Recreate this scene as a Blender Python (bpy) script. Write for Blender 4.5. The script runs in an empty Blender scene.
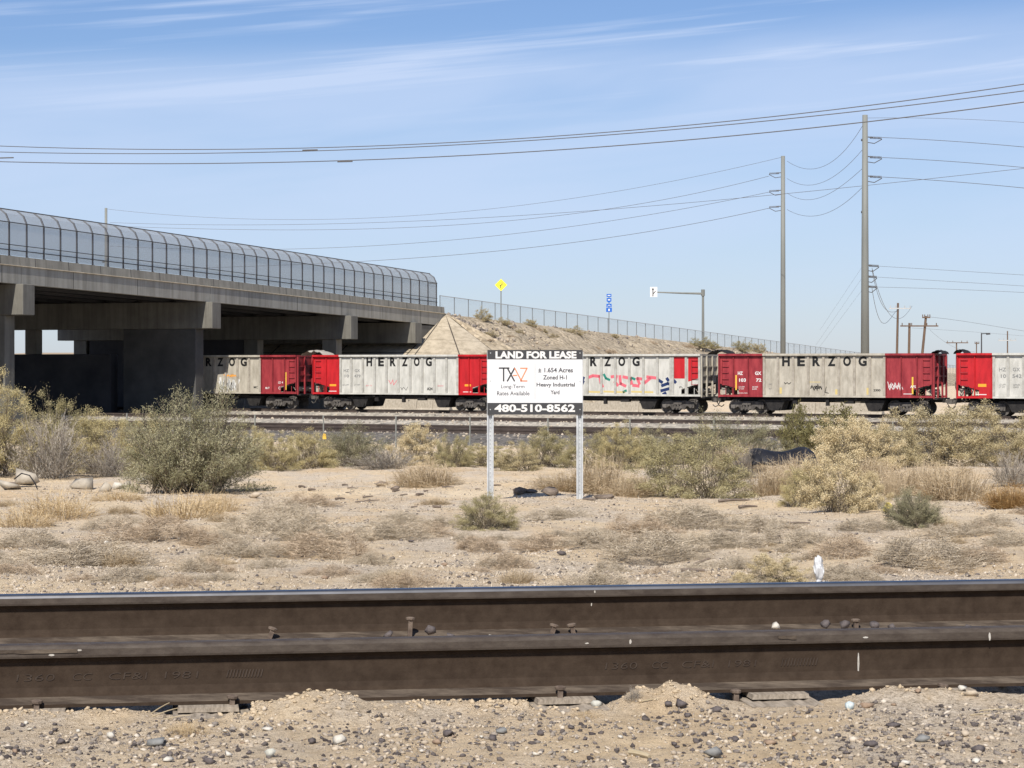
import bpy, math, random
import numpy as np
from mathutils import Vector, Matrix

# ------------------------------------------------------------------ camera, sky, sun
scene = bpy.context.scene
F = 2190.0            # focal length in pixels of the 1024 px wide picture
HZ = 367.0            # row of the horizon
CZ = 3.5              # camera height above the rail yard
cam_d = bpy.data.cameras.new('camera')
cam = bpy.data.objects.new('camera', cam_d)
scene.collection.objects.link(cam)
cam.location = (0, 0, CZ)
cam.rotation_euler = (math.radians(90), 0, 0)
cam_d.sensor_width = 36
cam_d.lens = F / 1024 * 36
cam_d.shift_y = -17 / 1024
cam_d.clip_start = 0.1
cam_d.clip_end = 20000
scene.camera = cam

AZ = math.radians(12)     # light travels away from the camera, a little to the right
EL = math.radians(45)
world = bpy.data.worlds.new("World")
scene.world = world
world.use_nodes = True
wn, wl = world.node_tree.nodes, world.node_tree.links
wn.clear()
wout = wn.new('ShaderNodeOutputWorld'); wbg = wn.new('ShaderNodeBackground')
sky = wn.new('ShaderNodeTexSky'); sky.sky_type = 'NISHITA'; sky.sun_disc = False
sky.sun_elevation = EL; sky.sun_rotation = math.radians(180) + AZ
sky.altitude = 0; sky.air_density = 1.0; sky.dust_density = 0.25; sky.ozone_density = 4.0
wbg.inputs['Strength'].default_value = 0.078
# thin cirrus: noise laid on the plane of the cloud layer
geo = wn.new('ShaderNodeTexCoord'); sep = wn.new('ShaderNodeSeparateXYZ')
wl.new(geo.outputs['Generated'], sep.inputs[0])
def wmath(op, a, b=None, clamp=False):
    n = wn.new('ShaderNodeMath'); n.operation = op; n.use_clamp = clamp
    for i, v in enumerate((a, b)):
        if v is None: continue
        if isinstance(v, (int, float)): n.inputs[i].default_value = v
        else: wl.new(v, n.inputs[i])
    return n.outputs[0]
zc = wmath('MAXIMUM', sep.outputs['Z'], 0.0)
az_ = wmath('ARCTAN2', sep.outputs['X'], sep.outputs['Y'])
def cloudnoise(sx, sz, slope, detail, loc, dist=0.4):
    q = wmath('SUBTRACT', zc, wmath('MULTIPLY', az_, slope))
    comb = wn.new('ShaderNodeCombineXYZ')
    wl.new(wmath('ADD', wmath('MULTIPLY', az_, sx), loc), comb.inputs[0]); wl.new(wmath('MULTIPLY', q, sz), comb.inputs[1])
    nz = wn.new('ShaderNodeTexNoise'); nz.inputs['Scale'].default_value = 1.0
    nz.inputs['Detail'].default_value = detail; nz.inputs['Roughness'].default_value = 0.55
    nz.inputs['Distortion'].default_value = dist
    wl.new(comb.outputs[0], nz.inputs['Vector'])
    return nz.outputs[0]
def ramp01(v, a, b):
    mr = wn.new('ShaderNodeMapRange'); mr.interpolation_type = 'SMOOTHSTEP'
    mr.inputs['From Min'].default_value = a; mr.inputs['From Max'].default_value = b
    wl.new(v, mr.inputs['Value']); return mr.outputs[0]
n1 = ramp01(cloudnoise(3.5, 22, 0.06, 4, 2.3), 0.30, 0.62)
n2 = ramp01(cloudnoise(4, 120, 0.09, 4, 7.7, .3), 0.48, 0.70)
hz = ramp01(zc, 0.13, 0.0)
ve = wmath('SUBTRACT', zc, wmath('MULTIPLY', az_, 0.054))
veil = wmath('MULTIPLY', ramp01(ve, 0.156, 0.132), wmath('ADD', wmath('MULTIPLY', n1, 0.30), 0.27))
c = wmath('ADD', veil, wmath('MULTIPLY', wmath('MULTIPLY', n2, 0.55), ramp01(zc, 0.10, 0.14)))
c = wmath('MULTIPLY', c, ramp01(zc, 0.0, 0.09))
c = wmath('ADD', c, wmath('MULTIPLY', hz, 0.30), True)
c = wmath('MINIMUM', c, 0.8)
tint = wn.new('ShaderNodeMix'); tint.data_type = 'RGBA'; tint.blend_type = 'MULTIPLY'
tint.inputs['Factor'].default_value = 1.0
tint.inputs['B'].default_value = (0.79, 0.83, 1.0, 1)
wl.new(sky.outputs[0], tint.inputs['A'])
mixc = wn.new('ShaderNodeMix'); mixc.data_type = 'RGBA'
wl.new(c, mixc.inputs['Factor'])
wl.new(tint.outputs['Result'], mixc.inputs['A'])
mixc.inputs['B'].default_value = (6.0, 7.1, 9.3, 1)
wl.new(mixc.outputs['Result'], wbg.inputs['Color'])
wl.new(wbg.outputs[0], wout.inputs[0])

sun_d = bpy.data.lights.new('sun', 'SUN')
sun_d.energy = 4.3; sun_d.angle = math.radians(0.53); sun_d.color = (1.0, 0.95, 0.87)
sun = bpy.data.objects.new('sun', sun_d); scene.collection.objects.link(sun)
sd = Vector((math.sin(AZ) * math.cos(EL), math.cos(AZ) * math.cos(EL), -math.sin(EL)))
sun.rotation_euler = sd.to_track_quat('-Z', 'Y').to_euler()
sun.location = (-20, -60, 60)
scene.view_settings.view_transform = 'Standard'
scene.view_settings.look = 'None'
scene.view_settings.exposure = 0.42
scene.view_settings.gamma = 1.0
scene.view_settings.use_curve_mapping = False
scene.render.resolution_x, scene.render.resolution_y = 1024, 768
scene.render.engine = 'CYCLES'
scene.cycles.transparent_max_bounces = 16
scene.cycles.max_bounces = 6
scene.cycles.diffuse_bounces = 2

rnd = random.Random(7)
col = scene.collection

# ------------------------------------------------------------------ materials
def _principled(name):
    m = bpy.data.materials.new(name); m.use_nodes = True
    nt = m.node_tree; b = nt.nodes['Principled BSDF']
    return m, nt, b
def pm(name, c1, c2=None, scale=3.0, rough=0.85, bump=0.0, bscale=40.0, metal=0.0, detail=6, stretch=(1, 1, 1), ctr=(0.35, 0.65), spec=0.3, coords='Object'):
    m, nt, b = _principled(name)
    N, L = nt.nodes, nt.links
    tc = N.new('ShaderNodeTexCoord'); mp = N.new('ShaderNodeMapping')
    mp.inputs['Scale'].default_value = stretch
    L.new(tc.outputs[coords], mp.inputs[0])
    if c2 is not None:
        nz = N.new('ShaderNodeTexNoise'); nz.inputs['Scale'].default_value = scale
        nz.inputs['Detail'].default_value = detail; nz.inputs['Roughness'].default_value = 0.65
        L.new(mp.outputs[0], nz.inputs['Vector'])
        r = N.new('ShaderNodeValToRGB')
        r.color_ramp.elements[0].position = ctr[0]; r.color_ramp.elements[0].color = (*c1, 1)
        r.color_ramp.elements[1].position = ctr[1]; r.color_ramp.elements[1].color = (*c2, 1)
        L.new(nz.outputs[0], r.inputs[0]); L.new(r.outputs[0], b.inputs['Base Color'])
    else:
        b.inputs['Base Color'].default_value = (*c1, 1)
    b.inputs['Roughness'].default_value = rough
    b.inputs['Metallic'].default_value = metal
    b.inputs['Specular IOR Level'].default_value = spec
    if bump > 0:
        nb = N.new('ShaderNodeTexNoise'); nb.inputs['Scale'].default_value = bscale
        nb.inputs['Detail'].default_value = 5
        L.new(tc.outputs[coords], nb.inputs['Vector'])
        bp = N.new('ShaderNodeBump'); bp.inputs['Strength'].default_value = 1.0
        bp.inputs['Distance'].default_value = bump
        L.new(nb.outputs[0], bp.inputs['Height']); L.new(bp.outputs[0], b.inputs['Normal'])
    return m
def tone_mat(name, stops, rough=0.8, trans=0.0, spec=0.2):
    """colour picked per piece from the 'tone' attribute (true colour differences between pieces)"""
    m, nt, b = _principled(name)
    N, L = nt.nodes, nt.links
    at = N.new('ShaderNodeAttribute'); at.attribute_name = 'tone'
    r = N.new('ShaderNodeValToRGB')
    while len(r.color_ramp.elements) < len(stops): r.color_ramp.elements.new(0.5)
    for e, (p, c_) in zip(r.color_ramp.elements, stops):
        e.position = p; e.color = (*c_, 1)
    L.new(at.outputs['Fac'], r.inputs[0]); L.new(r.outputs[0], b.inputs['Base Color'])
    b.inputs['Roughness'].default_value = rough
    b.inputs['Specular IOR Level'].default_value = spec
    if trans > 0:
        out = nt.nodes['Material Output']
        tr = N.new('ShaderNodeBsdfTranslucent'); mx = N.new('ShaderNodeMixShader')
        mx.inputs[0].default_value = trans
        L.new(r.outputs[0], tr.inputs[0]); L.new(b.outputs[0], mx.inputs[1]); L.new(tr.outputs[0], mx.inputs[2])
        L.new(mx.outputs[0], out.inputs[0])
    return m

def ground_mat():
    m, nt, b = _principled('desert_ground')
    N, L = nt.nodes, nt.links
    tc = N.new('ShaderNodeTexCoord')
    def noise(sc, det=6, ro=0.6, st=(1, 1, 1)):
        mp = N.new('ShaderNodeMapping'); mp.inputs['Scale'].default_value = st
        L.new(tc.outputs['Object'], mp.inputs[0])
        n = N.new('ShaderNodeTexNoise'); n.inputs['Scale'].default_value = sc
        n.inputs['Detail'].default_value = det; n.inputs['Roughness'].default_value = ro
        L.new(mp.outputs[0], n.inputs['Vector']); return n.outputs[0]
    def ramp(v, stops):
        r = N.new('ShaderNodeValToRGB')
        while len(r.color_ramp.elements) < len(stops): r.color_ramp.elements.new(0.5)
        for e, (p, c_) in zip(r.color_ramp.elements, stops):
            e.position = p; e.color = (*c_, 1)
        L.new(v, r.inputs[0]); return r.outputs[0]
    def mix(f, a, bb, bt='MIX'):
        x = N.new('ShaderNodeMix'); x.data_type = 'RGBA'; x.blend_type = bt
        if isinstance(f, float): x.inputs['Factor'].default_value = f
        else: L.new(f, x.inputs['Factor'])
        L.new(a, x.inputs['A']); L.new(bb, x.inputs['B']); return x.outputs['Result']
    base = ramp(noise(0.35, 8), [(0.3, (.57, .425, .27)), (0.5, (.68, .53, .345)), (0.7, (.74, .605, .42))])
    gravel = ramp(noise(60, 3, 0.8), [(0.36, (.30, .25, .19)), (0.45, (.56, .465, .35)), (0.60, (.72, .62, .49))])
    gmask = ramp(noise(0.9, 6, 0.7, (1, .5, 1)), [(0.42, (0, 0, 0)), (0.60, (1, 1, 1))])
    fine = ramp(noise(220, 2, 0.7), [(0.3, (.84, .82, .80)), (0.58, (1.05, 1.05, 1.05))])
    mid = ramp(noise(9, 5, 0.7), [(0.3, (.82, .79, .75)), (0.58, (1.06, 1.06, 1.06))])
    colr = mix(gmask, base, gravel)
    colr = mix(1.0, colr, fine, 'MULTIPLY'); colr = mix(1.0, colr, mid, 'MULTIPLY')
    L.new(colr, b.inputs['Base Color'])
    b.inputs['Roughness'].default_value = 0.95; b.inputs['Specular IOR Level'].default_value = 0.1
    b1 = N.new('ShaderNodeBump'); b1.inputs['Distance'].default_value = 0.020
    L.new(noise(28, 8, 0.75), b1.inputs['Height'])
    b2 = N.new('ShaderNodeBump'); b2.inputs['Distance'].default_value = 0.006
    L.new(noise(160, 3, 0.7), b2.inputs['Height']); L.new(b1.outputs[0], b2.inputs['Normal'])
    L.new(b2.outputs[0], b.inputs['Normal'])
    return m

def voronoi_stone(name, cols, scale, rough=0.9, bump=0.05):
    m, nt, b = _principled(name)
    N, L = nt.nodes, nt.links
    tc = N.new('ShaderNodeTexCoord'); v = N.new('ShaderNodeTexVoronoi'); v.inputs['Scale'].default_value = scale
    L.new(tc.outputs['Object'], v.inputs['Vector'])
    bw = N.new('ShaderNodeSeparateColor'); L.new(v.outputs['Color'], bw.inputs[0])
    r = N.new('ShaderNodeValToRGB')
    while len(r.color_ramp.elements) < len(cols): r.color_ramp.elements.new(0.5)
    for i, (e, c_) in enumerate(zip(r.color_ramp.elements, cols)):
        e.position = i / (len(cols) - 1); e.color = (*c_, 1)
    L.new(bw.outputs[0], r.inputs[0])
    nz = N.new('ShaderNodeTexNoise'); nz.inputs['Scale'].default_value = 0.35; nz.inputs['Detail'].default_value = 5
    L.new(tc.outputs['Object'], nz.inputs['Vector'])
    r2 = N.new('ShaderNodeValToRGB')
    r2.color_ramp.elements[0].position = .3; r2.color_ramp.elements[0].color = (.8, .79, .77, 1)
    r2.color_ramp.elements[1].position = .7; r2.color_ramp.elements[1].color = (1.1, 1.08, 1.04, 1)
    L.new(nz.outputs[0], r2.inputs[0])
    mx = N.new('ShaderNodeMix'); mx.data_type = 'RGBA'; mx.blend_type = 'MULTIPLY'; mx.inputs['Factor'].default_value = 1
    L.new(r.outputs[0], mx.inputs['A']); L.new(r2.outputs[0], mx.inputs['B'])
    L.new(mx.outputs['Result'], b.inputs['Base Color'])
    b.inputs['Roughness'].default_value = rough; b.inputs['Specular IOR Level'].default_value = .15
    bp = N.new('ShaderNodeBump'); bp.inputs['Distance'].default_value = bump; bp.invert = True
    L.new(v.outputs['Distance'], bp.inputs['Height']); L.new(bp.outputs[0], b.inputs['Normal'])
    return m

def mesh_fence_mat(name, color, pitch, cover, alpha_plain=False):
    """woven wire: two families of diagonal wires with open holes between them"""
    m, nt, b = _principled(name)
    N, L = nt.nodes, nt.links
    tc = N.new('ShaderNodeTexCoord'); sp = N.new('ShaderNodeSeparateXYZ'); L.new(tc.outputs['UV'], sp.inputs[0])
    def mt(op, a, bb=None):
        n = N.new('ShaderNodeMath'); n.operation = op
        for i, v in enumerate((a, bb)):
            if v is None: continue
            if isinstance(v, (int, float)): n.inputs[i].default_value = v
            else: L.new(v, n.inputs[i])
        return n.outputs[0]
    s1 = mt('FRACT', mt('DIVIDE', mt('ADD', sp.outputs[0], sp.outputs[1]), pitch))
    s2 = mt('FRACT', mt('DIVIDE', mt('SUBTRACT', sp.outputs[0], sp.outputs[1]), pitch))
    a = mt('MAXIMUM', mt('LESS_THAN', s1, cover), mt('LESS_THAN', s2, cover))
    tr = N.new('ShaderNodeBsdfTransparent'); mx = N.new('ShaderNodeMixShader')
    L.new(a, mx.inputs[0]); L.new(tr.outputs[0], mx.inputs[1]); L.new(b.outputs[0], mx.inputs[2])
    L.new(mx.outputs[0], nt.nodes['Material Output'].inputs[0])
    b.inputs['Base Color'].default_value = (*color, 1); b.inputs['Roughness'].default_value = .6
    return m

M = {}
M['ground'] = ground_mat()
M['concrete'] = pm('weathered_concrete', (.30, .27, .225), (.42, .385, .325), scale=.7, bump=.004, bscale=20, stretch=(1, 1, .6))
M['concrete_dark'] = pm('bridge_concrete', (.24, .22, .185), (.33, .305, .26), scale=.5, bump=.004, bscale=12, stretch=(.6, 1, 2))
M['concrete_shaded'] = pm('shaded_concrete', (.030, .030, .034), (.060, .058, .060), scale=.4, bump=.004, bscale=12)  # near-black base colour deepens the shade under the deck
M['pier_dark'] = pm('shaded_pier_wall', (.055, .054, .052), (.092, .089, .083), scale=.5, bump=.004, bscale=14)  # wall colour lowered to carry the shadow below the deck
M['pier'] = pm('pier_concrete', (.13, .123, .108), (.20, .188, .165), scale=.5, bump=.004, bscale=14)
M['paving'] = pm('slope_paving', (.40, .33, .235), (.50, .42, .31), scale=.6, bump=.003, bscale=15)
def concrete(name, c1, c2, joint=0, scale=.7):
    m = pm(name, c1, c2, scale=scale, bump=.006, bscale=9, ctr=(.3, .7)); nt = m.node_tree; N, L = nt.nodes, nt.links; b = nt.nodes['Principled BSDF']
    src = b.inputs['Base Color'].links[0].from_socket
    tc = N.new('ShaderNodeTexCoord'); mp = N.new('ShaderNodeMapping'); mp.inputs['Scale'].default_value = (1.6, 1.6, .10); L.new(tc.outputs['Object'], mp.inputs[0])
    nz = N.new('ShaderNodeTexNoise'); nz.inputs['Scale'].default_value = 1.3; nz.inputs['Detail'].default_value = 7; nz.inputs['Roughness'].default_value = .7; L.new(mp.outputs[0], nz.inputs['Vector'])
    r = N.new('ShaderNodeValToRGB'); r.color_ramp.elements[0].position = .36; r.color_ramp.elements[0].color = (.76, .745, .72, 1); r.color_ramp.elements[1].position = .56; r.color_ramp.elements[1].color = (1.06, 1.05, 1.03, 1)
    L.new(nz.outputs[0], r.inputs[0])
    mx = N.new('ShaderNodeMix'); mx.data_type = 'RGBA'; mx.blend_type = 'MULTIPLY'; mx.inputs['Factor'].default_value = 1
    L.new(src, mx.inputs['A']); L.new(r.outputs[0], mx.inputs['B']); out = mx.outputs['Result']
    if joint:
        sp = N.new('ShaderNodeSeparateXYZ'); L.new(tc.outputs['Object'], sp.inputs[0])
        d = N.new('ShaderNodeMath'); d.operation = 'DIVIDE'; L.new(sp.outputs[0], d.inputs[0]); d.inputs[1].default_value = joint
        f = N.new('ShaderNodeMath'); f.operation = 'FRACT'; L.new(d.outputs[0], f.inputs[0])
        l_ = N.new('ShaderNodeMath'); l_.operation = 'LESS_THAN'; L.new(f.outputs[0], l_.inputs[0]); l_.inputs[1].default_value = .07 / joint
        m2 = N.new('ShaderNodeMix'); m2.data_type = 'RGBA'; L.new(l_.outputs[0], m2.inputs['Factor']); L.new(out, m2.inputs['A']); m2.inputs['B'].default_value = (.09, .085, .075, 1); out = m2.outputs['Result']
    L.new(out, b.inputs['Base Color']); return m
M['parapet_concrete'] = concrete('parapet_concrete', (.235, .225, .195), (.32, .305, .265), 3.4)
M['fascia_concrete'] = concrete('fascia_concrete', (.29, .28, .245), (.385, .37, .325), 7.1)
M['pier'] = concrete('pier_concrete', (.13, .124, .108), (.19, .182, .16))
M['paving'] = concrete('slope_paving', (.38, .32, .235), (.50, .43, .325))
M['joint'] = pm('paving_joint', (.07, .06, .05))
M['rockslope'] = voronoi_stone('rock_slope', [(.25, .205, .145), (.39, .325, .235), (.50, .42, .31), (.32, .265, .195)], 3.0, bump=.12)
M['ballast'] = voronoi_stone('pale_ballast', [(.20, .185, .16), (.34, .31, .265), (.45, .41, .35), (.27, .25, .22)], 5.0, bump=.06)
M['ballast_dark'] = voronoi_stone('dark_ballast', [(.075, .07, .065), (.13, .12, .11), (.19, .175, .16), (.10, .092, .085)], 6.0, bump=.06)
M['tie'] = pm('tie_wood', (.10, .08, .06), (.22, .18, .14), scale=6, bump=.004, bscale=30, stretch=(8, 1, 8))
M['tie_pale'] = pm('dusty_weathered_tie', (.20, .165, .125), (.38, .32, .25), scale=7, bump=.004, bscale=30, stretch=(8, 1, 8))
M['rail_rust'] = pm('rail_steel', (.032, .021, .014), (.056, .039, .027), scale=20, rough=.8, bump=.0007, bscale=140, stretch=(1, 1, 1.0), ctr=(.3, .7), spec=.12)
M['rail_head'] = pm('rail_head_steel', (.050, .038, .030), (.085, .068, .054), scale=14, rough=.6, bump=.0009, bscale=90, spec=.2, stretch=(1, 2.5, 2.5))
M['rail_corner'] = pm('worn_rail_corner', (.10, .10, .105), (.16, .16, .17), scale=3, rough=.45, metal=.6)
M['rail_foot'] = pm('rail_foot_dusty', (.050, .036, .026), (.19, .15, .11), scale=6, rough=.85, bump=.001, bscale=150, stretch=(1, 4, 4), ctr=(.42, .8))
M['rail_top'] = pm('rail_running_surface', (.018, .028, .055), (.035, .05, .085), scale=2, rough=.3, metal=.9, stretch=(1, 8, 8), spec=.5)  # navy base colour paints the sky's reflection onto the rail top
M['rail_far'] = pm('yard_rail', (.045, .035, .03), (.08, .06, .05), scale=2)
M['iron'] = pm('rusty_iron', (.09, .065, .05), (.19, .145, .11), scale=40, bump=.0008, bscale=200)
M['black_iron'] = pm('grimy_iron', (.010, .009, .009), (.028, .025, .023), scale=4, rough=.75)
M['truck'] = pm('dusty_truck_iron', (.045, .040, .036), (.15, .135, .12), scale=3, rough=.8)
M['silver'] = pm('dusty_silver_paint', (.27, .24, .19), (.46, .42, .345), scale=2.2, ctr=(.25, .62), rough=.6, bump=.004, bscale=3, stretch=(1.5, 1, .5))
M['white_paint'] = pm('worn_white_paint', (.35, .34, .30), (.55, .535, .485), scale=2.2, ctr=(.22, .60), rough=.6, bump=.004, bscale=3, stretch=(1.5, 1, .5))
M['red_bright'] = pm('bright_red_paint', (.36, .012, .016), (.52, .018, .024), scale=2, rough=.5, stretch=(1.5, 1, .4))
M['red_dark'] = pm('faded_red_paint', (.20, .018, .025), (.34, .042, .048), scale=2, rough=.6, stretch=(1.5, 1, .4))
M['rib_silver'] = pm('shadowed_silver_rib', (.25, .22, .175), (.40, .36, .30), scale=2.5)  # all ribs darker than their panels: rib shadow lines put into the colour
M['rib_white'] = pm('shadowed_white_rib', (.30, .285, .25), (.46, .45, .41), scale=2.5)
M['rib_red'] = pm('red_rib', (.34, .006, .01), (.44, .012, .016), scale=2)
M['rib_dark_red'] = pm('dark_red_rib', (.15, .012, .018), (.22, .025, .03), scale=2)
M['ink'] = pm('black_lettering', (.012, .012, .012), rough=.6)
M['ink_grey'] = pm('grey_lettering', (.20, .20, .195), rough=.6)
M['ink_white'] = pm('white_lettering', (.66, .65, .62), rough=.6)
M['yellow'] = pm('yellow_reflective', (.72, .45, .06), rough=.5)
M['orange'] = pm('orange_patch', (.80, .33, .03), rough=.5)
M['pink'] = pm('pink_spray', (.62, .13, .16), rough=.5)
M['navy'] = pm('navy_spray', (.015, .03, .10), rough=.5)
M['teal'] = pm('teal_spray', (.02, .20, .15), rough=.5)
M['soft_yellow'] = pm('pale_yellow_spray', (.56, .44, .18), rough=.6)
M['dark_galv'] = pm('dull_fence_post', (.16, .17, .17), rough=.6)
M['galv'] = pm('galvanised_steel', (.40, .41, .40), (.52, .53, .52), scale=2, rough=.5, metal=.3, stretch=(1, 1, .3))
M['galv_bright'] = pm('bright_galvanised_steel', (.44, .455, .46), (.58, .595, .60), scale=9, rough=.45, metal=.25)
M['slot'] = pm('punched_slot', (.34, .35, .36))
M['pole_steel'] = pm('pole_steel', (.165, .17, .155), (.225, .23, .21), scale=.5, rough=.6, stretch=(1, 1, .2))
M['dark_steel'] = pm('dark_fence_steel', (.05, .05, .053), rough=.6)
M['wood_pole'] = pm('creosoted_pole', (.10, .065, .045), (.17, .115, .08), scale=3, stretch=(4, 4, .4))
M['wire'] = pm('aluminium_wire', (.13, .13, .135), rough=.6)
M['insulator'] = pm('grey_insulator', (.08, .075, .075), rough=.4)
M['white_gloss'] = pm('white_sign_face', (.66, .66, .66), (.70, .70, .70), scale=3, rough=.4)
M['charcoal'] = pm('charcoal_sign_band', (.050, .050, .052), rough=.45)
M['sign_ink'] = pm('sign_text_grey', (.07, .07, .075), rough=.5)
M['sign_orange'] = pm('sign_orange', (.78, .25, .13), rough=.5)
M['sign_yellow'] = pm('warning_sign_yellow', (.85, .75, .06), rough=.4)
M['sign_blue'] = pm('blue_sign', (.02, .13, .50), rough=.4)
M['tarp'] = pm('black_plastic', (.008, .008, .010), (.02, .02, .024), scale=5, rough=.6)
M['mesh_dark'] = mesh_fence_mat('dark_wire_mesh', (.27, .27, .265), .085, .42)
M['mesh_galv'] = mesh_fence_mat('galvanised_wire_mesh', (.42, .44, .45), .085, .11)
GR = [(.0, (.10, .095, .055)), (.35, (.19, .18, .105)), (.7, (.28, .265, .17)), (1., (.38, .36, .26))]
M['leaf_grey'] = tone_mat('grey_green_leaves', [(0, (.17, .16, .085)), (.4, (.27, .25, .145)), (.8, (.39, .36, .225)), (1, (.52, .48, .34))], trans=.12)
M['leaf_olive'] = tone_mat('olive_leaves', [(0, (.18, .155, .07)), (.4, (.33, .285, .145)), (.8, (.47, .41, .225)), (1, (.62, .545, .35))], trans=.12)
M['leaf_green'] = tone_mat('green_leaves', [(0, (.09, .085, .03)), (.5, (.17, .155, .065)), (1, (.28, .25, .12))], trans=.15)
M['leaf_yellow'] = tone_mat('yellowish_leaves', [(0, (.24, .195, .085)), (.5, (.46, .385, .19)), (1, (.65, .56, .32))], trans=.15)
M['leaf_cream'] = tone_mat('cream_seed_heads', [(0, (.24, .18, .085)), (.25, (.50, .405, .225)), (.7, (.70, .58, .36)), (1, (.80, .70, .48))], trans=.12)
M['leaf_brown'] = tone_mat('cream_brown_seed_heads', [(0, (.20, .16, .08)), (.3, (.39, .32, .18)), (.8, (.56, .475, .28)), (1, (.68, .59, .38))], trans=.12)
M['straw'] = tone_mat('dry_straw', [(0, (.32, .235, .14)), (.5, (.50, .39, .25)), (1, (.68, .56, .39))], trans=.12)
M['gold_straw'] = tone_mat('golden_straw', [(0, (.36, .25, .13)), (.5, (.55, .41, .23)), (1, (.70, .56, .35))], trans=.12)
M['rust_straw'] = tone_mat('rusty_straw', [(0, (.22, .12, .045)), (.5, (.36, .22, .09)), (1, (.50, .35, .17))], trans=.1)
M['dry'] = tone_mat('dry_grey_twigs', [(0, (.28, .23, .165)), (.5, (.47, .39, .285)), (1, (.66, .56, .42))])
M['dry_brown'] = tone_mat('dry_brown_twigs', [(0, (.28, .205, .135)), (.5, (.46, .355, .245)), (1, (.62, .50, .36))])
M['twig_grey'] = tone_mat('bleached_twigs', [(0, (.18, .15, .12)), (.5, (.34, .295, .24)), (1, (.56, .50, .42))])
M['stem'] = pm('bush_stem', (.17, .135, .095), (.26, .21, .155), scale=20)
M['pebble'] = tone_mat('mixed_pebbles', [(0, (.055, .045, .042)), (.22, (.13, .11, .10)), (.45, (.25, .215, .18)), (.7, (.40, .33, .25)), (.9, (.48, .40, .30)), (1, (.56, .49, .40))], rough=.9)
M['stone_dark'] = pm('dark_stone', (.07, .058, .055), (.13, .11, .105), scale=30, bump=.003, bscale=60)
M['stone_brown'] = pm('brown_stone', (.22, .15, .10), (.32, .23, .16), scale=30, bump=.003, bscale=60)
M['stone_tan'] = pm('tan_stone', (.36, .29, .21), (.50, .42, .32), scale=20, bump=.003, bscale=60)
M['stone_white'] = pm('white_stone', (.46, .42, .35), (.60, .56, .49), scale=20, bump=.003, bscale=60)
M['stone_blue'] = pm('blue_grey_stone', (.17, .168, .158), (.235, .232, .22), scale=30, bump=.002, bscale=60)
M['stone_green'] = pm('pale_green_stone', (.40, .39, .33), (.50, .485, .42), scale=30, bump=.003, bscale=60)
M['rubble'] = pm('rubble_concrete', (.30, .26, .205), (.44, .39, .315), scale=5, bump=.01, bscale=15)
M['deadwood'] = pm('weathered_wood', (.11, .085, .065), (.24, .19, .15), scale=8, stretch=(1, 6, 6), bump=.003, bscale=40)
M['pale_wood'] = pm('pale_wood', (.36, .29, .18), (.48, .40, .27), scale=8, stretch=(1, 6, 6))
M['plastic_white'] = pm('white_plastic', (.42, .42, .42), (.60, .60, .60), scale=10, rough=.4)

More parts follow.
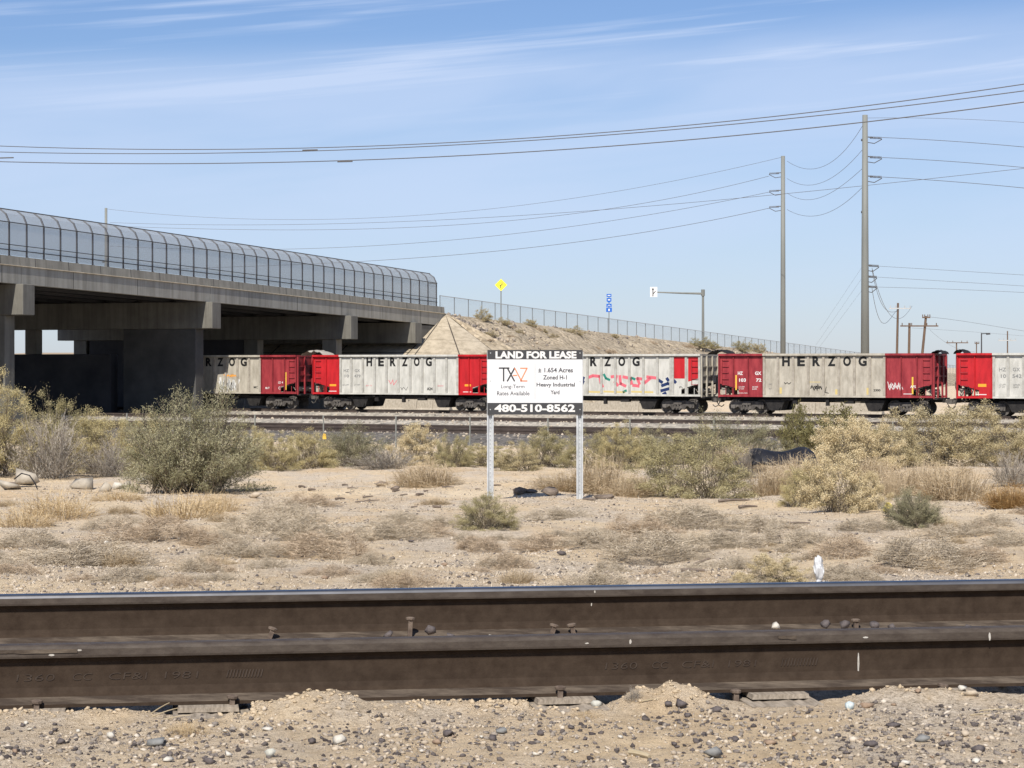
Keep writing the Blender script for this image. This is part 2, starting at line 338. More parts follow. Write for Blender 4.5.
# ------------------------------------------------------------------ object helpers
def tag(o, label=None, cat=None, group=None, kind=None):
    if label: o['label'] = label
    if cat: o['category'] = cat
    if group: o['group'] = group
    if kind: o['kind'] = kind
    return o
def empty(name, loc=(0, 0, 0), rz=0.0):
    o = bpy.data.objects.new(name, None); col.objects.link(o)
    o.location = loc; o.rotation_euler = (0, 0, rz); o.empty_display_size = .2
    return o
def copy_tree(o, parent=None):
    c_ = o.copy(); col.objects.link(c_); c_.parent = parent
    for ch in list(o.children):
        copy_tree(ch, c_)
    return c_
class MB:
    def __init__(s): s.v = []; s.f = []; s.uv = None
    def add(s, vs, fs):
        n = len(s.v); s.v += [tuple(p) for p in vs]; s.f += [tuple(i + n for i in f) for f in fs]; return s
    def box(s, x0, x1, y0, y1, z0, z1, m=None):
        vs = [(x, y, z) for z in (z0, z1) for y in (y0, y1) for x in (x0, x1)]
        if m is not None: vs = [m @ Vector(p) for p in vs]
        return s.add(vs, [(0, 2, 3, 1), (4, 5, 7, 6), (0, 1, 5, 4), (2, 6, 7, 3), (0, 4, 6, 2), (1, 3, 7, 5)])
    def beam(s, a, b, w, h=None):
        a = Vector(a); b = Vector(b); h = h or w; d = (b - a).normalized()
        up = Vector((0, 0, 1)) if abs(d.z) < .95 else Vector((0, 1, 0))
        u = d.cross(up).normalized() * w / 2; v = u.cross(d).normalized() * h / 2
        vs = [p + i * u + j * v for p in (a, b) for i, j in ((-1, -1), (1, -1), (1, 1), (-1, 1))]
        return s.add(vs, [(0, 1, 2, 3), (7, 6, 5, 4), (0, 4, 5, 1), (1, 5, 6, 2), (2, 6, 7, 3), (3, 7, 4, 0)])
    def tube(s, pts, r, n=6, r2=None, cap=True):
        pts = [Vector(p) for p in pts]; k = len(pts); vs = []
        for i, p in enumerate(pts):
            d = (pts[min(i + 1, k - 1)] - pts[max(i - 1, 0)]).normalized()
            up = Vector((0, 0, 1)) if abs(d.z) < .9 else Vector((0, 1, 0))
            u = d.cross(up).normalized(); v = u.cross(d)
            rr = r if r2 is None else r + (r2 - r) * i / (k - 1)
            vs += [p + rr * (math.cos(2 * math.pi * j / n) * u + math.sin(2 * math.pi * j / n) * v) for j in range(n)]
        fs = [(i * n + j, i * n + (j + 1) % n, (i + 1) * n + (j + 1) % n, (i + 1) * n + j) for i in range(k - 1) for j in range(n)]
        if cap: fs += [tuple(range(n - 1, -1, -1)), tuple(range((k - 1) * n, k * n))]
        return s.add(vs, fs)
    def prism(s, poly, y0, y1):
        """polygon in x-z, extruded in y"""
        n = len(poly)
        vs = [(x, y0, z) for x, z in poly] + [(x, y1, z) for x, z in poly]
        return s.add(vs, [tuple(range(n)), tuple(range(2 * n - 1, n - 1, -1))] + [(i + n, (i + 1) % n + n, (i + 1) % n, i) for i in range(n)])
    def ribbon(s, pts, w, y0, y1):
        """stroke in the x-z plane with a little thickness in y"""
        for (a, b) in zip(pts[:-1], pts[1:]):
            dx, dz = b[0] - a[0], b[1] - a[1]; L = math.hypot(dx, dz) or 1
            ux, uz = -dz / L * w / 2, dx / L * w / 2; ex, ez = dx / L * w * .3, dz / L * w * .3
            s.prism([(a[0] - ex + ux, a[1] - ez + uz), (a[0] - ex - ux, a[1] - ez - uz), (b[0] + ex - ux, b[1] + ez - uz), (b[0] + ex + ux, b[1] + ez + uz)], y0, y1)
        return s
    def sweep(s, prof, ss, fn):
        """prof: closed polygon of (t, dz); fn(s) -> z;   gives points (s, t, z)"""
        n = len(prof); vs = [(q, t, fn(q) + dz) for q in ss for t, dz in prof]
        fs = [(i * n + j, i * n + (j + 1) % n, (i + 1) * n + (j + 1) % n, (i + 1) * n + j) for i in range(len(ss) - 1) for j in range(n)]
        fs += [tuple(range(n - 1, -1, -1)), tuple(range((len(ss) - 1) * n, len(ss) * n))]
        return s.add(vs, fs)
    def build(s, name, mat, parent=None, smooth=False, loc=None):
        me = bpy.data.meshes.new(name); me.from_pydata(s.v, [], s.f); me.validate(); me.update()
        return link(name, me, mat, parent, smooth, loc)
def link(name, me, mat, parent=None, smooth=False, loc=None):
    if mat is not None: me.materials.clear(); me.materials.append(mat)
    if smooth:
        me.polygons.foreach_set('use_smooth', [True] * len(me.polygons))
    o = bpy.data.objects.new(name, me); col.objects.link(o)
    if parent: o.parent = parent
    if loc is not None: o.location = loc
    return o
def fix_normals(o):
    import bmesh
    bm = bmesh.new(); bm.from_mesh(o.data); bmesh.ops.recalc_face_normals(bm, faces=bm.faces); bm.to_mesh(o.data); bm.free()
    return o
def npmesh(name, V, Fs, tone=None, per=None):
    """V (n,3); Fs (m,k) faces of one size; tone per face"""
    me = bpy.data.meshes.new(name); n, m, k = len(V), len(Fs), Fs.shape[1]
    me.vertices.add(n); me.vertices.foreach_set('co', V.astype(np.float32).ravel())
    me.loops.add(m * k); me.loops.foreach_set('vertex_index', Fs.astype(np.int32).ravel())
    me.polygons.add(m); me.polygons.foreach_set('loop_start', np.arange(0, m * k, k, dtype=np.int32))
    me.polygons.foreach_set('loop_total', np.full(m, k, dtype=np.int32))
    if tone is not None:
        a = me.attributes.new('tone', 'FLOAT', 'FACE'); a.data.foreach_set('value', tone.astype(np.float32))
    me.update(calc_edges=True)
    return me
def text_mesh(body, cx, cz, w, h, y, depth=.006, bold=0.0, rot=0.0, yflip=False):
    """lettering standing in the x-z plane, read from -y; returns an MB"""
    cu = bpy.data.curves.new('t', 'FONT'); cu.body = body; cu.size = 1; cu.resolution_u = 3
    cu.offset = bold; cu.extrude = 0; cu.align_x = 'LEFT'
    ob = bpy.data.objects.new('t', cu)
    me = bpy.data.meshes.new_from_object(ob)
    vs = [v.co.copy() for v in me.vertices]; fs = [tuple(p.vertices) for p in me.polygons]
    bpy.data.objects.remove(ob); bpy.data.curves.remove(cu)
    x0 = min(v.x for v in vs); x1 = max(v.x for v in vs); y0 = min(v.y for v in vs); y1 = max(v.y for v in vs)
    sx = w / (x1 - x0); sy = h / (y1 - y0)
    out = []
    for v in vs:
        a = (v.x - (x0 + x1) / 2) * sx; b = (v.y - (y0 + y1) / 2) * sy
        if rot: a, b = a * math.cos(rot) - b * math.sin(rot), a * math.sin(rot) + b * math.cos(rot)
        out.append((cx + a, b + cz))
    n = len(out)
    # face sheet, back sheet and rim
    ed = {}
    for f in fs:
        for i in range(len(f)):
            e = (f[i], f[(i + 1) % len(f)])
            if (e[1], e[0]) in ed: del ed[(e[1], e[0])]
            else: ed[e] = 1
    V = [(a, y - depth, b) for a, b in out] + [(a, y, b) for a, b in out]
    Fc = list(fs) + [tuple(i + n for i in reversed(f)) for f in fs] + [(b, a, a + n, b + n) for a, b in ed]
    bpy.data.meshes.remove(me)
    mb = MB(); mb.add(V, Fc); return mb

# ------------------------------------------------------------------ noise and terrain
def vnoise(x, y, seed=0):
    x = np.asarray(x, float); y = np.asarray(y, float)
    xi = np.floor(x).astype(np.int64); yi = np.floor(y).astype(np.int64); fx = x - xi; fy = y - yi
    def h(a, b):
        n = (a * 374761393 + b * 668265263 + seed * 974634777) & 0xffffffff
        n = ((n ^ (n >> 13)) * 1274126177) & 0xffffffff
        return ((n ^ (n >> 16)) & 0xffff) / 65535.0
    ux = fx * fx * (3 - 2 * fx); uy = fy * fy * (3 - 2 * fy)
    return (h(xi, yi) * (1 - ux) + h(xi + 1, yi) * ux) * (1 - uy) + (h(xi, yi + 1) * (1 - ux) + h(xi + 1, yi + 1) * ux) * uy
def fbm(x, y, seed=0, o=4):
    r = 0; a = .5; t = 0
    for i in range(o):
        r = r + a * (vnoise(x * 2 ** i, y * 2 ** i, seed + i) - .5); t += a; a *= .5
    return r / t * 2
TH = math.radians(8.48)                    # the near track runs away to the right
RA = np.array([math.cos(TH), math.sin(TH)]); RN = np.array([-math.sin(TH), math.cos(TH)])
R0 = np.array([0.0, 6.93])                 # centre of the near rail on the camera axis
def rail_pt(px, off=0.0):
    """point of the line parallel to the near rail at distance off, in picture column px"""
    u = (px - 512) / F; base = R0 + RN * off
    k = (u * base[1] - base[0]) / (RA[0] - u * RA[1]); return base + RA * k
DP = [0, 9.2, 12, 20, 28, 40, 50, 62, 78, 100, 20000]
DV = [1.058, 1.058, 1.12, 1.40, 1.66, 1.93, 2.22, 2.75, 3.5, 3.5, 3.5]
mounds = []   # (along, across, height, sx, sy)
for px, off, h, sx, sy in [(325, -.13, .070, .15, .12), (668, -.10, .075, .15, .10), (905, -.09, .045, .22, .09), (420, -.13, .02, .14, .07), (500, -.14, .022, .16, .06),
                           (100, -.12, .025, .15, .05), (20, -.12, .03, .10, .06), (545, -.2, .015, .2, .05), (250, -.2, .03, .10, .05), (1010, -.15, .02, .2, .06), (-120, -.1, .05, .2, .1), (1150, -.1, .05, .2, .1)]:
    p = rail_pt(px, off); mounds.append((float((p - R0) @ RA), off, h, sx, sy))
TIE_PX = [-140, 37, 208, 385, 560, 770, 935, 1130]
TIE_A = [float((rail_pt(px, 0) - R0) @ RA) for px in (208, 560, 770)]
def ground(X, Y):
    X = np.asarray(X, float); Y = np.asarray(Y, float)
    w = np.clip((Y - 30) / 45, 0, 1); w = w * w * (3 - 2 * w)
    Xc = np.clip(X, -60, 45)
    D = Y + (-.1 * (1 - w) + .5 * w) * Xc
    z = -np.interp(D, DP, DV)
    near = np.clip((13 - Y) / 3, 0, 1)
    mid = np.clip((Y - 9.6) / 3, 0, 1) * np.clip((85 - Y) / 20, 0, 1)
    z = z + mid * (.11 * fbm(X / 4.5, Y / 4.5, 3) + .075 * fbm(X / 1.3, Y / 1.3, 9) + .02 * fbm(X / .3, Y / .3, 15, 3))
    z = z + near * (.012 * fbm(X / .35, Y / .35, 5) + .012 * fbm(X / .09, Y / .09, 21, 4))
    a = (X - R0[0]) * RA[0] + (Y - R0[1]) * RA[1]; v = (X - R0[0]) * RN[0] + (Y - R0[1]) * RN[1]
    for off in (0.0, 1.51):
        z = z - .035 * np.exp(-((v - off) / .11) ** 4)
    for (ma, mv, h, sx, sy) in mounds:
        g = np.exp(-((a - ma) / sx) ** 2 - ((v - mv) / np.where(v > mv, sy * 1.1, sy * 1.6)) ** 2)
        z = z + h * g * (1 + .25 * fbm(a / .04, v / .04, 33, 2))
    for ta in TIE_A:
        k = (np.abs(a - ta) < .13) & (v < .0) & (v > -.235 + .02 * np.sin(a * 90))
        z = np.where(k, np.minimum(z, -1.058), z)
    # keep the soil under the foot of each rail
    for off in (0.0, 1.51):
        cap = -1.036; k = np.abs(v - off) < .085
        z = np.where(k, np.minimum(z, cap), z)
    return z + CZ
def gz(x, y): return float(ground(np.array([x]), np.array([y]))[0])
def hit(px, py, lo=4.0, hi=60.0):
    """ground point seen at (px, py), first crossing from the camera outwards"""
    d = np.exp(np.linspace(math.log(lo), math.log(hi), 1500)); X = (px - 512) / F * d
    zr = CZ + (HZ - py) / F * d; g = ground(X, d); k = np.argmax(zr <= g)
    if zr[k] > g[k]: k = len(d) - 1
    return float(X[k]), float(d[k]), float(g[k])
def W(px, py, d): return Vector(((px - 512) / F * d, d, CZ + (HZ - py) / F * d))

# one ground sheet from behind the camera to the horizon
def build_ground():
    r = [-400, -120, -40, -12, -4, 0, 2, 3.2, 4.2]
    y = 4.7
    while y < 12: r.append(y); y *= 1.0033
    while y < 60: r.append(y); y *= 1.008
    while y < 200: r.append(y); y *= 1.03
    while y < 9000: r.append(y); y *= 1.3
    r = np.array(r)
    c = list(np.linspace(-.30, .30, 760))
    a = .32
    while a < 8: c.append(a); c.insert(0, -a); a *= 1.25
    c = np.array(c)
    Y = np.repeat(r[:, None], len(c), 1); X = c[None, :] * (np.abs(r)[:, None] + 2.0)
    Z = ground(X, Y)
    V = np.stack([X, Y, Z], -1).reshape(-1, 3); nr, nc = X.shape
    i, j = np.meshgrid(np.arange(nr - 1), np.arange(nc - 1), indexing='ij')
    q = (i * nc + j).ravel(); Fq = np.stack([q, q + 1, q + nc + 1, q + nc], 1)
    o = link('ground', npmesh('ground', V, Fq), M['ground'], smooth=True)
    tag(o, kind='structure')
build_ground()

# distant desert rise seen through the bridge
mb = MB(); rows = []
for k in range(9):
    t_ = k / 8
    rows.append((-250 + 330 * t_, 1.0 + 5.4 * max(0, math.sin((t_ * 1.5 - .35) * math.pi))))
vs = []
for x, h in rows:
    for dy, f in ((-60, 0), (-20, .7), (0, 1), (40, .8), (90, 0)):
        vs.append((x - 20, 480 + dy, -1 + (h + 1.5) * f))
fs = [(i * 5 + j, i * 5 + j + 1, i * 5 + j + 6, i * 5 + j + 5) for i in range(8) for j in range(4)]
mb.add(vs, [tuple(reversed(f)) for f in fs])
tag(mb.build('distant_hill', pm('distant_sand', (.38, .29, .19), (.46, .36, .25), scale=.05), smooth=True), kind='structure')

# ------------------------------------------------------------------ near track
def rail_profile():
    half = [(0.0762, 0), (0.0762, .010), (.060, .0155), (.030, .026), (.014, .036), (.0095, .052), (.0088, .085), (.0095, .115), (.0125, .130), (.020, .139), (.0355, .1455), (.0371, .152), (.0371, .172), (.0345, .1800), (.028, .1838), (.016, .1855), (0, .1857)]
    return half
def make_rail(name, off, parent, lo=-26.0, hi=34.0):
    half = rail_profile()
    prof = [(-y, z) for y, z in half] + [(y, z) for y, z in reversed(half[:-1])]
    n = len(prof); L = np.linspace(lo, hi, 13)
    z0 = CZ - 1.034
    V = []
    for s in L:
        p = R0 + RN * off + RA * s
        for y, z in prof: V.append((p[0] + RN[0] * y, p[1] + RN[1] * y, z0 + z))
    fs = []; mi = []
    for i in range(len(L) - 1):
        for j in range(n):
            k = (j + 1) % n
            fs.append((i * n + j, (i + 1) * n + j, (i + 1) * n + k, i * n + k))
            za = (prof[j][1] + prof[k][1]) / 2
            mi.append((2 if za > .1832 else (4 if za > .172 else 3)) if (za > .145 and off > 1) else (3 if za > .145 else (1 if 0.005 < za < .030 else 0)))
    fs += [tuple(range(n)), tuple(range((len(L) - 1) * n + n - 1, (len(L) - 1) * n - 1, -1))]; mi += [0, 0]
    me = bpy.data.meshes.new(name); me.from_pydata(V, [], fs)
    for m_ in ('rail_rust', 'rail_foot', 'rail_top', 'rail_head', 'rail_corner'): me.materials.append(M[m_])
    me.polygons.foreach_set('material_index', mi); me.update()
    o = bpy.data.objects.new(name, me); col.objects.link(o); o.parent = parent
    fix_normals(o); return o
track = empty('railway_track')
tag(track, 'rusty railway track crossing the whole foreground with thick brown rails', 'railway track')
rail_near = make_rail('rail', 0.0, track)
rail_far = make_rail('rail', 1.51, track)
rail_near['label'] = 'nearer brown rail with raised lettering rolled on its web'
rail_far['label'] = 'farther rail with a shiny bluish running surface'

# rolled lettering on the web, in the local frame of the near rail
railM = Matrix.Translation((R0[0], R0[1], CZ - 1.034)) @ Matrix.Rotation(TH, 4, 'Z')
def along(px, off=0.0): return float((rail_pt(px, off) - R0) @ RA)
emb = pm('raised_rail_lettering', (.036, .024, .017), (.062, .044, .032), scale=20, rough=.65)
def rail_text(body, px0, px1, zc_=.083, h=.021):
    a, b = along(px0), along(px1)
    mb_ = text_mesh(body, (a + b) / 2, zc_, b - a, h, -.0080, depth=.0030, bold=-.012, rot=0)
    mb_.v = [((x + (z - zc_) * .2), y, z) for x, y, z in mb_.v]
    o = mb_.build('raised_lettering', emb, rail_near); o.matrix_local = railM; return o
for px0, q_ in ((17, 1.0), (605, .83)):
    rail_text('1360', px0, px0 + 38 * q_); rail_text('CC', px0 + 56 * q_, px0 + 75 * q_)
    rail_text('CF&I', px0 + 92 * q_, px0 + 130 * q_); rail_text('1981', px0 + 148 * q_, px0 + 181 * q_)
mb = MB()
for base in (226, 780):
    for k in range(12):
        x = along(base + k * 3.1); mb = MB(); mb.prism([(x, .072), (x + .0035, .072), (x + .010, .096), (x + .0065, .096)], -.0115, -.0078)
        o = mb.build('raised_tally_mark', emb, rail_near); o.matrix_local = railM

# ties, tie plates, spikes (their frames follow the track)
def local_box(name, px, off, bx, mat, parent, zbase):
    p = rail_pt(px, off); mb_ = MB(); mb_.box(*bx)
    o_ = mb_.build(name, mat, parent); o_.location = (p[0], p[1], zbase); o_.rotation_euler = (0, 0, TH); return o_
def rough_box(x0, x1, y0, y1, z0, z1, seed, amp, nx=14, ny=40):
    """a weathered timber with split, uneven faces"""
    r_ = random.Random(seed); mb_ = MB()
    xs = [x0 + (x1 - x0) * i / nx for i in range(nx + 1)]; ys = [y0 + (y1 - y0) * i / ny for i in range(ny + 1)]
    gro = [r_.uniform(-1, .2) for _ in xs]
    V = []
    for j, y in enumerate(ys):
        for i, x in enumerate(xs):
            V.append((x, y + (r_.uniform(-amp, amp) * 2 if j in (0, ny) else 0), z1 + gro[i] * amp + r_.uniform(-.2, .2) * amp))
    F_ = [(j * (nx + 1) + i, j * (nx + 1) + i + 1, (j + 1) * (nx + 1) + i + 1, (j + 1) * (nx + 1) + i) for j in range(ny) for i in range(nx)]
    n0 = len(V); ring = [i for i in range(nx + 1)] + [j * (nx + 1) + nx for j in range(1, ny + 1)] + [ny * (nx + 1) + i for i in range(nx - 1, -1, -1)] + [j * (nx + 1) for j in range(ny - 1, 0, -1)]
    for i in ring: V.append((V[i][0], V[i][1], z0))
    k = len(ring)
    F_ += [(ring[(i + 1) % k], ring[i], n0 + i, n0 + (i + 1) % k) for i in range(k)]
    mb_.add(V, F_); return mb_
def spike_mb(h):
    mb_ = MB()
    mb_.box(-.008, .008, -.008, .008, -.05, h - .012)
    # mushroomed head overhanging to the rail side
    ring = []; n = 10
    for zz_, sx, sy, oy in ((h - .014, .010, .010, 0), (h - .010, .017, .019, .004), (h - .003, .018, .021, .005), (h, .011, .013, .004)):
        ring.append([(sx * math.cos(2 * math.pi * k / n), oy + sy * math.sin(2 * math.pi * k / n), zz_) for k in range(n)])
    V = [p for r in ring for p in r]
    F_ = [(i * n + j, i * n + (j + 1) % n, (i + 1) * n + (j + 1) % n, (i + 1) * n + j) for i in range(3) for j in range(n)] + [tuple(range(n - 1, -1, -1)), tuple(range(3 * n, 4 * n))]
    mb_.add(V, F_); return mb_
zr = CZ - 1.034
for k, px in enumerate(TIE_PX):
    p = rail_pt(px, 0) + RN * .755
    o = rough_box(-.115, .115, -1.0, 1.0, -.16, 0, 40 + k, .006).build('tie', M['tie_pale'], track)
    o.location = (p[0], p[1], zr - .017); o.rotation_euler = (0, 0, TH + rnd.uniform(-.03, .03))
    for off, sgn in ((0, -1), (1.51, -1)):
        q = rail_pt(px, off) if off == 0 else rail_pt(px, .755) + RN * .755
        mb = MB(); mb.prism([(-.17, -.016), (.17, -.016), (.165, -.001), (-.165, -.001)], -.105, .105)
        pl = mb.build('tie_plate', M['tie_pale'], track); pl.location = (q[0], q[1], zr); pl.rotation_euler = (0, 0, TH)
        pl.scale = (.55, 1.25, 1)
def spike(px, off, h, tx=0., ty=0., parent=track):
    p = rail_pt(px, off); o_ = spike_mb(h).build('spike', M['iron'], parent)
    o_.location = (p[0], p[1], zr - .001); o_.rotation_euler = (ty, tx, TH); return o_
spike(36.5, -.089, .028, .02); spike(232, -.089, .030, .06); spike(560, -.092, .036, .03); spike(736, -.088, .012); spike(943, -.086, .016, .15)
spike(268, 1.51 - .088, .060, .35); spike(409.5, 1.51 - .088, .086, .05); spike(551, 1.51 - .088, .052, .3); spike(574, 1.51 - .088, .052, -.2); spike(856, 1.51 - .088, .050); spike(-130, -.089, .03); spike(1130, -.089, .03)
# shallow scar along the lower edge of the head (mushroomed lip) of the near rail
mb = MB()
r_ = random.Random(4)
for a0, a1 in ((along(-60), along(78)), (along(775), along(793))):
    n = max(4, int((a1 - a0) / .03)); top = []; bot = []
    for i in range(n + 1):
        a = a0 + (a1 - a0) * i / n; top.append((a, .1725)); bot.append((a, .1645 - r_.random() * .002 - (.003 if i > n * .6 else 0)))
    for i in range(n):
        mb.prism([bot[i], bot[i + 1], top[i + 1], top[i]], -.0405, -.036)
o = mb.build('mushroomed_lip', M['rail_foot'], rail_near); o.matrix_local = railM
# droppings and pale scrapes
drop_m = pm('bird_dropping', (.36, .33, .28), (.50, .47, .42), scale=60)
def splat(px, z, w, h, y, off=0.0, parent=rail_near):
    a = along(px, 0) if off == 0 else float((rail_pt(px, off) - R0) @ RA)
    mb_ = MB(); n = 12; rr = random.Random(int(px))
    pts = [(a + w / 2 * math.cos(2 * math.pi * k / n) * rr.uniform(.7, 1.1), z + h / 2 * math.sin(2 * math.pi * k / n) * rr.uniform(.7, 1.1)) for k in range(n)]
    mb_.prism(pts, y - .001, y); o_ = mb_.build('bird_dropping', drop_m, parent); o_.matrix_local = railM; return o_
splat(52, .155, .018, .008, -.0372); splat(80, .168, .016, .006, -.0372); splat(585, .160, .014, .005, -.0372); splat(628, .162, .008, .016, -.0372)
splat(985.5, .158, .008, .030, -.0372); splat(857.5, .075, .006, .085, -.0090); splat(862, .162, .02, .006, -.0372)
splat(593, .165, .006, .012, 1.51 - .0372, 1.51, rail_far); splat(591, .115, .005, .018, 1.51 - .0092, 1.51, rail_far)

# ------------------------------------------------------------------ rail yard
YT = math.atan2(-.447, .894)          # yard tracks come nearer to the right
YA = np.array([.8944, -.4472]); YN = np.array([.4472, .8944])
def yard_pt(px, Y0):
    u = (px - 512) / F; Y = Y0 / (1 + .5 * u); return np.array([u * Y, Y])
def yard_s(px, Y0): return float(yard_pt(px, Y0)[0] / YA[0])
def yard_track(Y0, ztop, matb, label, wid=1.9, toe=3.1, s0=-95, s1=62, rails=True, shoulder_label=None):
    root = empty('railway_track', (0, Y0, 0), YT)
    tag(root, label, 'railway track')
    mb_ = MB()
    n = 60; cs = [(-toe, -.15), (-wid, ztop - .19), (wid, ztop - .19), (toe, -.15)]
    V = []
    for i in range(n + 1):
        s = s0 + (s1 - s0) * i / n
        for (y, z) in cs: V.append((s, y + (.12 * math.sin(i * 1.7 + y)), z))
    mb_.add(V, [(i * 4 + j, (i + 1) * 4 + j, (i + 1) * 4 + j + 1, i * 4 + j + 1) for i in range(n) for j in range(3)])
    mb_.build('ballast_bed', matb, root)
    half = [(.075, 0), (.075, .012), (.012, .04), (.012, .13), (.037, .145), (.037, .18), (.0, .186)]
    prof = [(-y, z) for y, z in half] + [(y, z) for y, z in reversed(half[:-1])]
    for off in (-.755, .755):
        m2 = MB(); m2.sweep([(off + y, z) for y, z in prof], [s0, s1], lambda q: ztop - .186)
        fix_normals(m2.build('rail', M['rail_far'], root))
    t0 = MB().box(-.11, .11, -1.3, 1.3, ztop - .36, ztop - .186)
    me = t0.build('tie', M['tie'], root); me.location = (s0 + 20, 0, 0)
    for k in range(1, 98):
        c_ = me.copy(); col.objects.link(c_); c_.parent = root; c_.location = (s0 + 20 + k * 1.15, 0, 0)
    return root
YTR = 149.5
yard_track(YTR, .50, M['ballast'], 'track on pale ballast carrying the red and grey hopper train')
yard_track(128.3, .52, M['ballast'], 'empty dark railed track on pale ballast next to the train')
yard_track(111.5, .48, M['ballast'], 'empty rail line on ballast between the wire fence posts and the train tracks')
yard_track(101.0, .62, M['ballast_dark'], 'nearest yard track on an oily dark grey ballast bank', toe=4.6, wid=1.6)
# pale gravel between the tracks
mb = MB(); V = []; n = 40
for i in range(n + 1):
    s = -100 + 170 * i / n
    for k, y in enumerate((-5.6 + .4 * math.sin(i), 8, 24, 40, 58, 66)): V.append((s, y, .012 + .004 * k + .003 * math.sin(i * 2.1)))
mb.add(V, [(i * 6 + j, (i + 1) * 6 + j, (i + 1) * 6 + j + 1, i * 6 + j + 1) for i in range(n) for j in range(5)])
o = mb.build('yard_gravel', M['ballast']); o.location = (0, 103, 0); o.rotation_euler = (0, 0, YT); tag(o, kind='structure')
# small steel fence posts in front of the yard
fp = MB(); fp.box(-.024, .024, -.02, .02, -.2, 1.38); fp.box(-.035, .035, -.026, -.0205, 1.18, 1.34)
f0 = fp.build('fence_post', M['pole_steel']); first = True
for px in (-8, 62, 127, 190, 255, 323.5, 396, 470, 548, 630, 714, 802, 893, 990):
    p = yard_pt(px, 92.0)
    o = f0 if first else f0.copy()
    if not first: col.objects.link(o)
    first = False
    o.location = (p[0], p[1], gz(p[0], p[1])); o.rotation_euler = (0, 0, YT)
    tag(o, 'thin grey steel post standing in the row before the yard tracks', 'fence post', 'steel posts along the rail yard')
p = yard_pt(324.5, 91.5)
mb = MB(); mb.box(-.08, .08, -.05, .05, .0, .16); mb.box(-.06, .06, -.035, .035, .162, .24)
o = mb.build('marker_box', M['yellow']); o.location = (p[0], p[1], gz(p[0], p[1])+.35); tag(o, 'small bright yellow marker at the foot of a thin steel post', 'marker')

# ------------------------------------------------------------------ hopper wagons
TS = 1.5 / .8944
def tr_s(px): return float(yard_pt(px, 147.8)[0] / YA[0])
ZB, ZT = 1.09, 3.85
def side_region(x0, x1, npan, yo, sgn, L, rib_w=.11, cutl=False, cutr=False):
    mb_ = MB(); ya, yb = sorted((sgn * 1.50, sgn * 1.52)); ra, rb = sorted((sgn * 1.515, sgn * 1.60)); ca, cb = sorted((sgn * 1.49, sgn * 1.70))
    pts = [(x0, ZT - .13)]
    if cutl: pts += [(x0, ZB + .86), (x0 + 1.35, ZB + .50), (x0 + 1.35, ZB + .13)]
    else: pts += [(x0, ZB + .13)]
    if cutr: pts += [(x1 - 1.35, ZB + .13), (x1 - 1.35, ZB + .50), (x1, ZB + .86)]
    else: pts += [(x1, ZB + .13)]
    pts += [(x1, ZT - .13)]
    mb_.prism(pts, ya, yb); rb_ = MB()
    mb_.box(x0, x1, ca, cb, ZT - .13, ZT)                       # top chord
    sa, sb = sorted((sgn * 1.40, sgn * 1.59)); mb_.box(x0, x1, sa, sb, ZB, ZB + .127)   # sill
    for i in range(npan + 1):
        x = x0 + (x1 - x0) * i / npan
        if i == 0: a, b = x0 + .002, x0 + rib_w
        elif i == npan: a, b = x1 - rib_w, x1 - .002
        else: a, b = x - rib_w / 2, x + rib_w / 2
        rb_.box(a, b, ra, rb, ZB + .13, ZT - .133)
    for cut, xa in ((cutl, x0), (cutr, x1 - 1.35)):
        if cut:
            for k in range(1, 3):
                x = xa + 1.35 * k / 3; mb_.box(x - .02, x + .02, ya, yb, ZB + .13, ZB + .55)
    return mb_, rb_
def truck_mb():
    mb_ = MB()
    for sg in (-1, 1):
        y0, y1 = sorted((sg * .93, sg * 1.09))
        outer = [(-1.12, .60), (-1.08, .72), (-.45, .80), (.45, .80), (1.08, .72), (1.12, .60), (1.10, .34), (.82, .34), (.62, .48), (.42, .22), (-.42, .22), (-.62, .48), (-.82, .34), (-1.10, .34)]
        mb_.prism(outer, y0, y1)
        for x in (-.22, 0, .22):                                # spring nest
            mb_.tube([(x, sg * 1.12, .30), (x, sg * 1.12, .56)], .075, 8)
        mb_.box(-.30, .30, *sorted((sg * 1.0, sg * 1.20)), .56, .72)
        for x in (-.89, .89): mb_.tube([(x, sg * 1.04, .46), (x, sg * 1.17, .46)], .13, 10)
    mb_.box(-.22, .22, -1.0, 1.0, .50, .78)
    return mb_
def wheel_mb():
    mb_ = MB(); n = 24; V = []
    prof = [(.0, .06), (.14, .075), (.17, .02), (.36, .02), (.385, .065), (.455, .065), (.46, -.05), (.49, -.075), (.38, -.07), (.36, -.01), (.0, -.03)]
    for r, y in prof:
        for k in range(n): V.append((max(r, .001) * math.cos(2 * math.pi * k / n), -y, max(r, .001) * math.sin(2 * math.pi * k / n)))
    F_ = [(i * n + j, i * n + (j + 1) % n, (i + 1) * n + (j + 1) % n, (i + 1) * n + j) for i in range(len(prof) - 1) for j in range(n)]
    mb_.add(V, F_); return mb_
L = 14.06
proto = {}
def pcopy(key, make, name, mat, parent, loc=(0, 0, 0), rz=0.0):
    """one mesh, many parts"""
    if key not in proto: proto[key] = fix_normals(make().build(name, mat, parent)).data
    o_ = bpy.data.objects.new(name, proto[key]); 
    if not proto.get(key + '_u'):
        # reuse the object made for the first one
        for q in parent.children:
            if q.data is proto[key]: o_ = q
        proto[key + '_u'] = True
    if o_.name not in col.objects: col.objects.link(o_)
    o_.parent = parent; o_.location = loc; o_.rotation_euler = (0, 0, rz)
    return o_
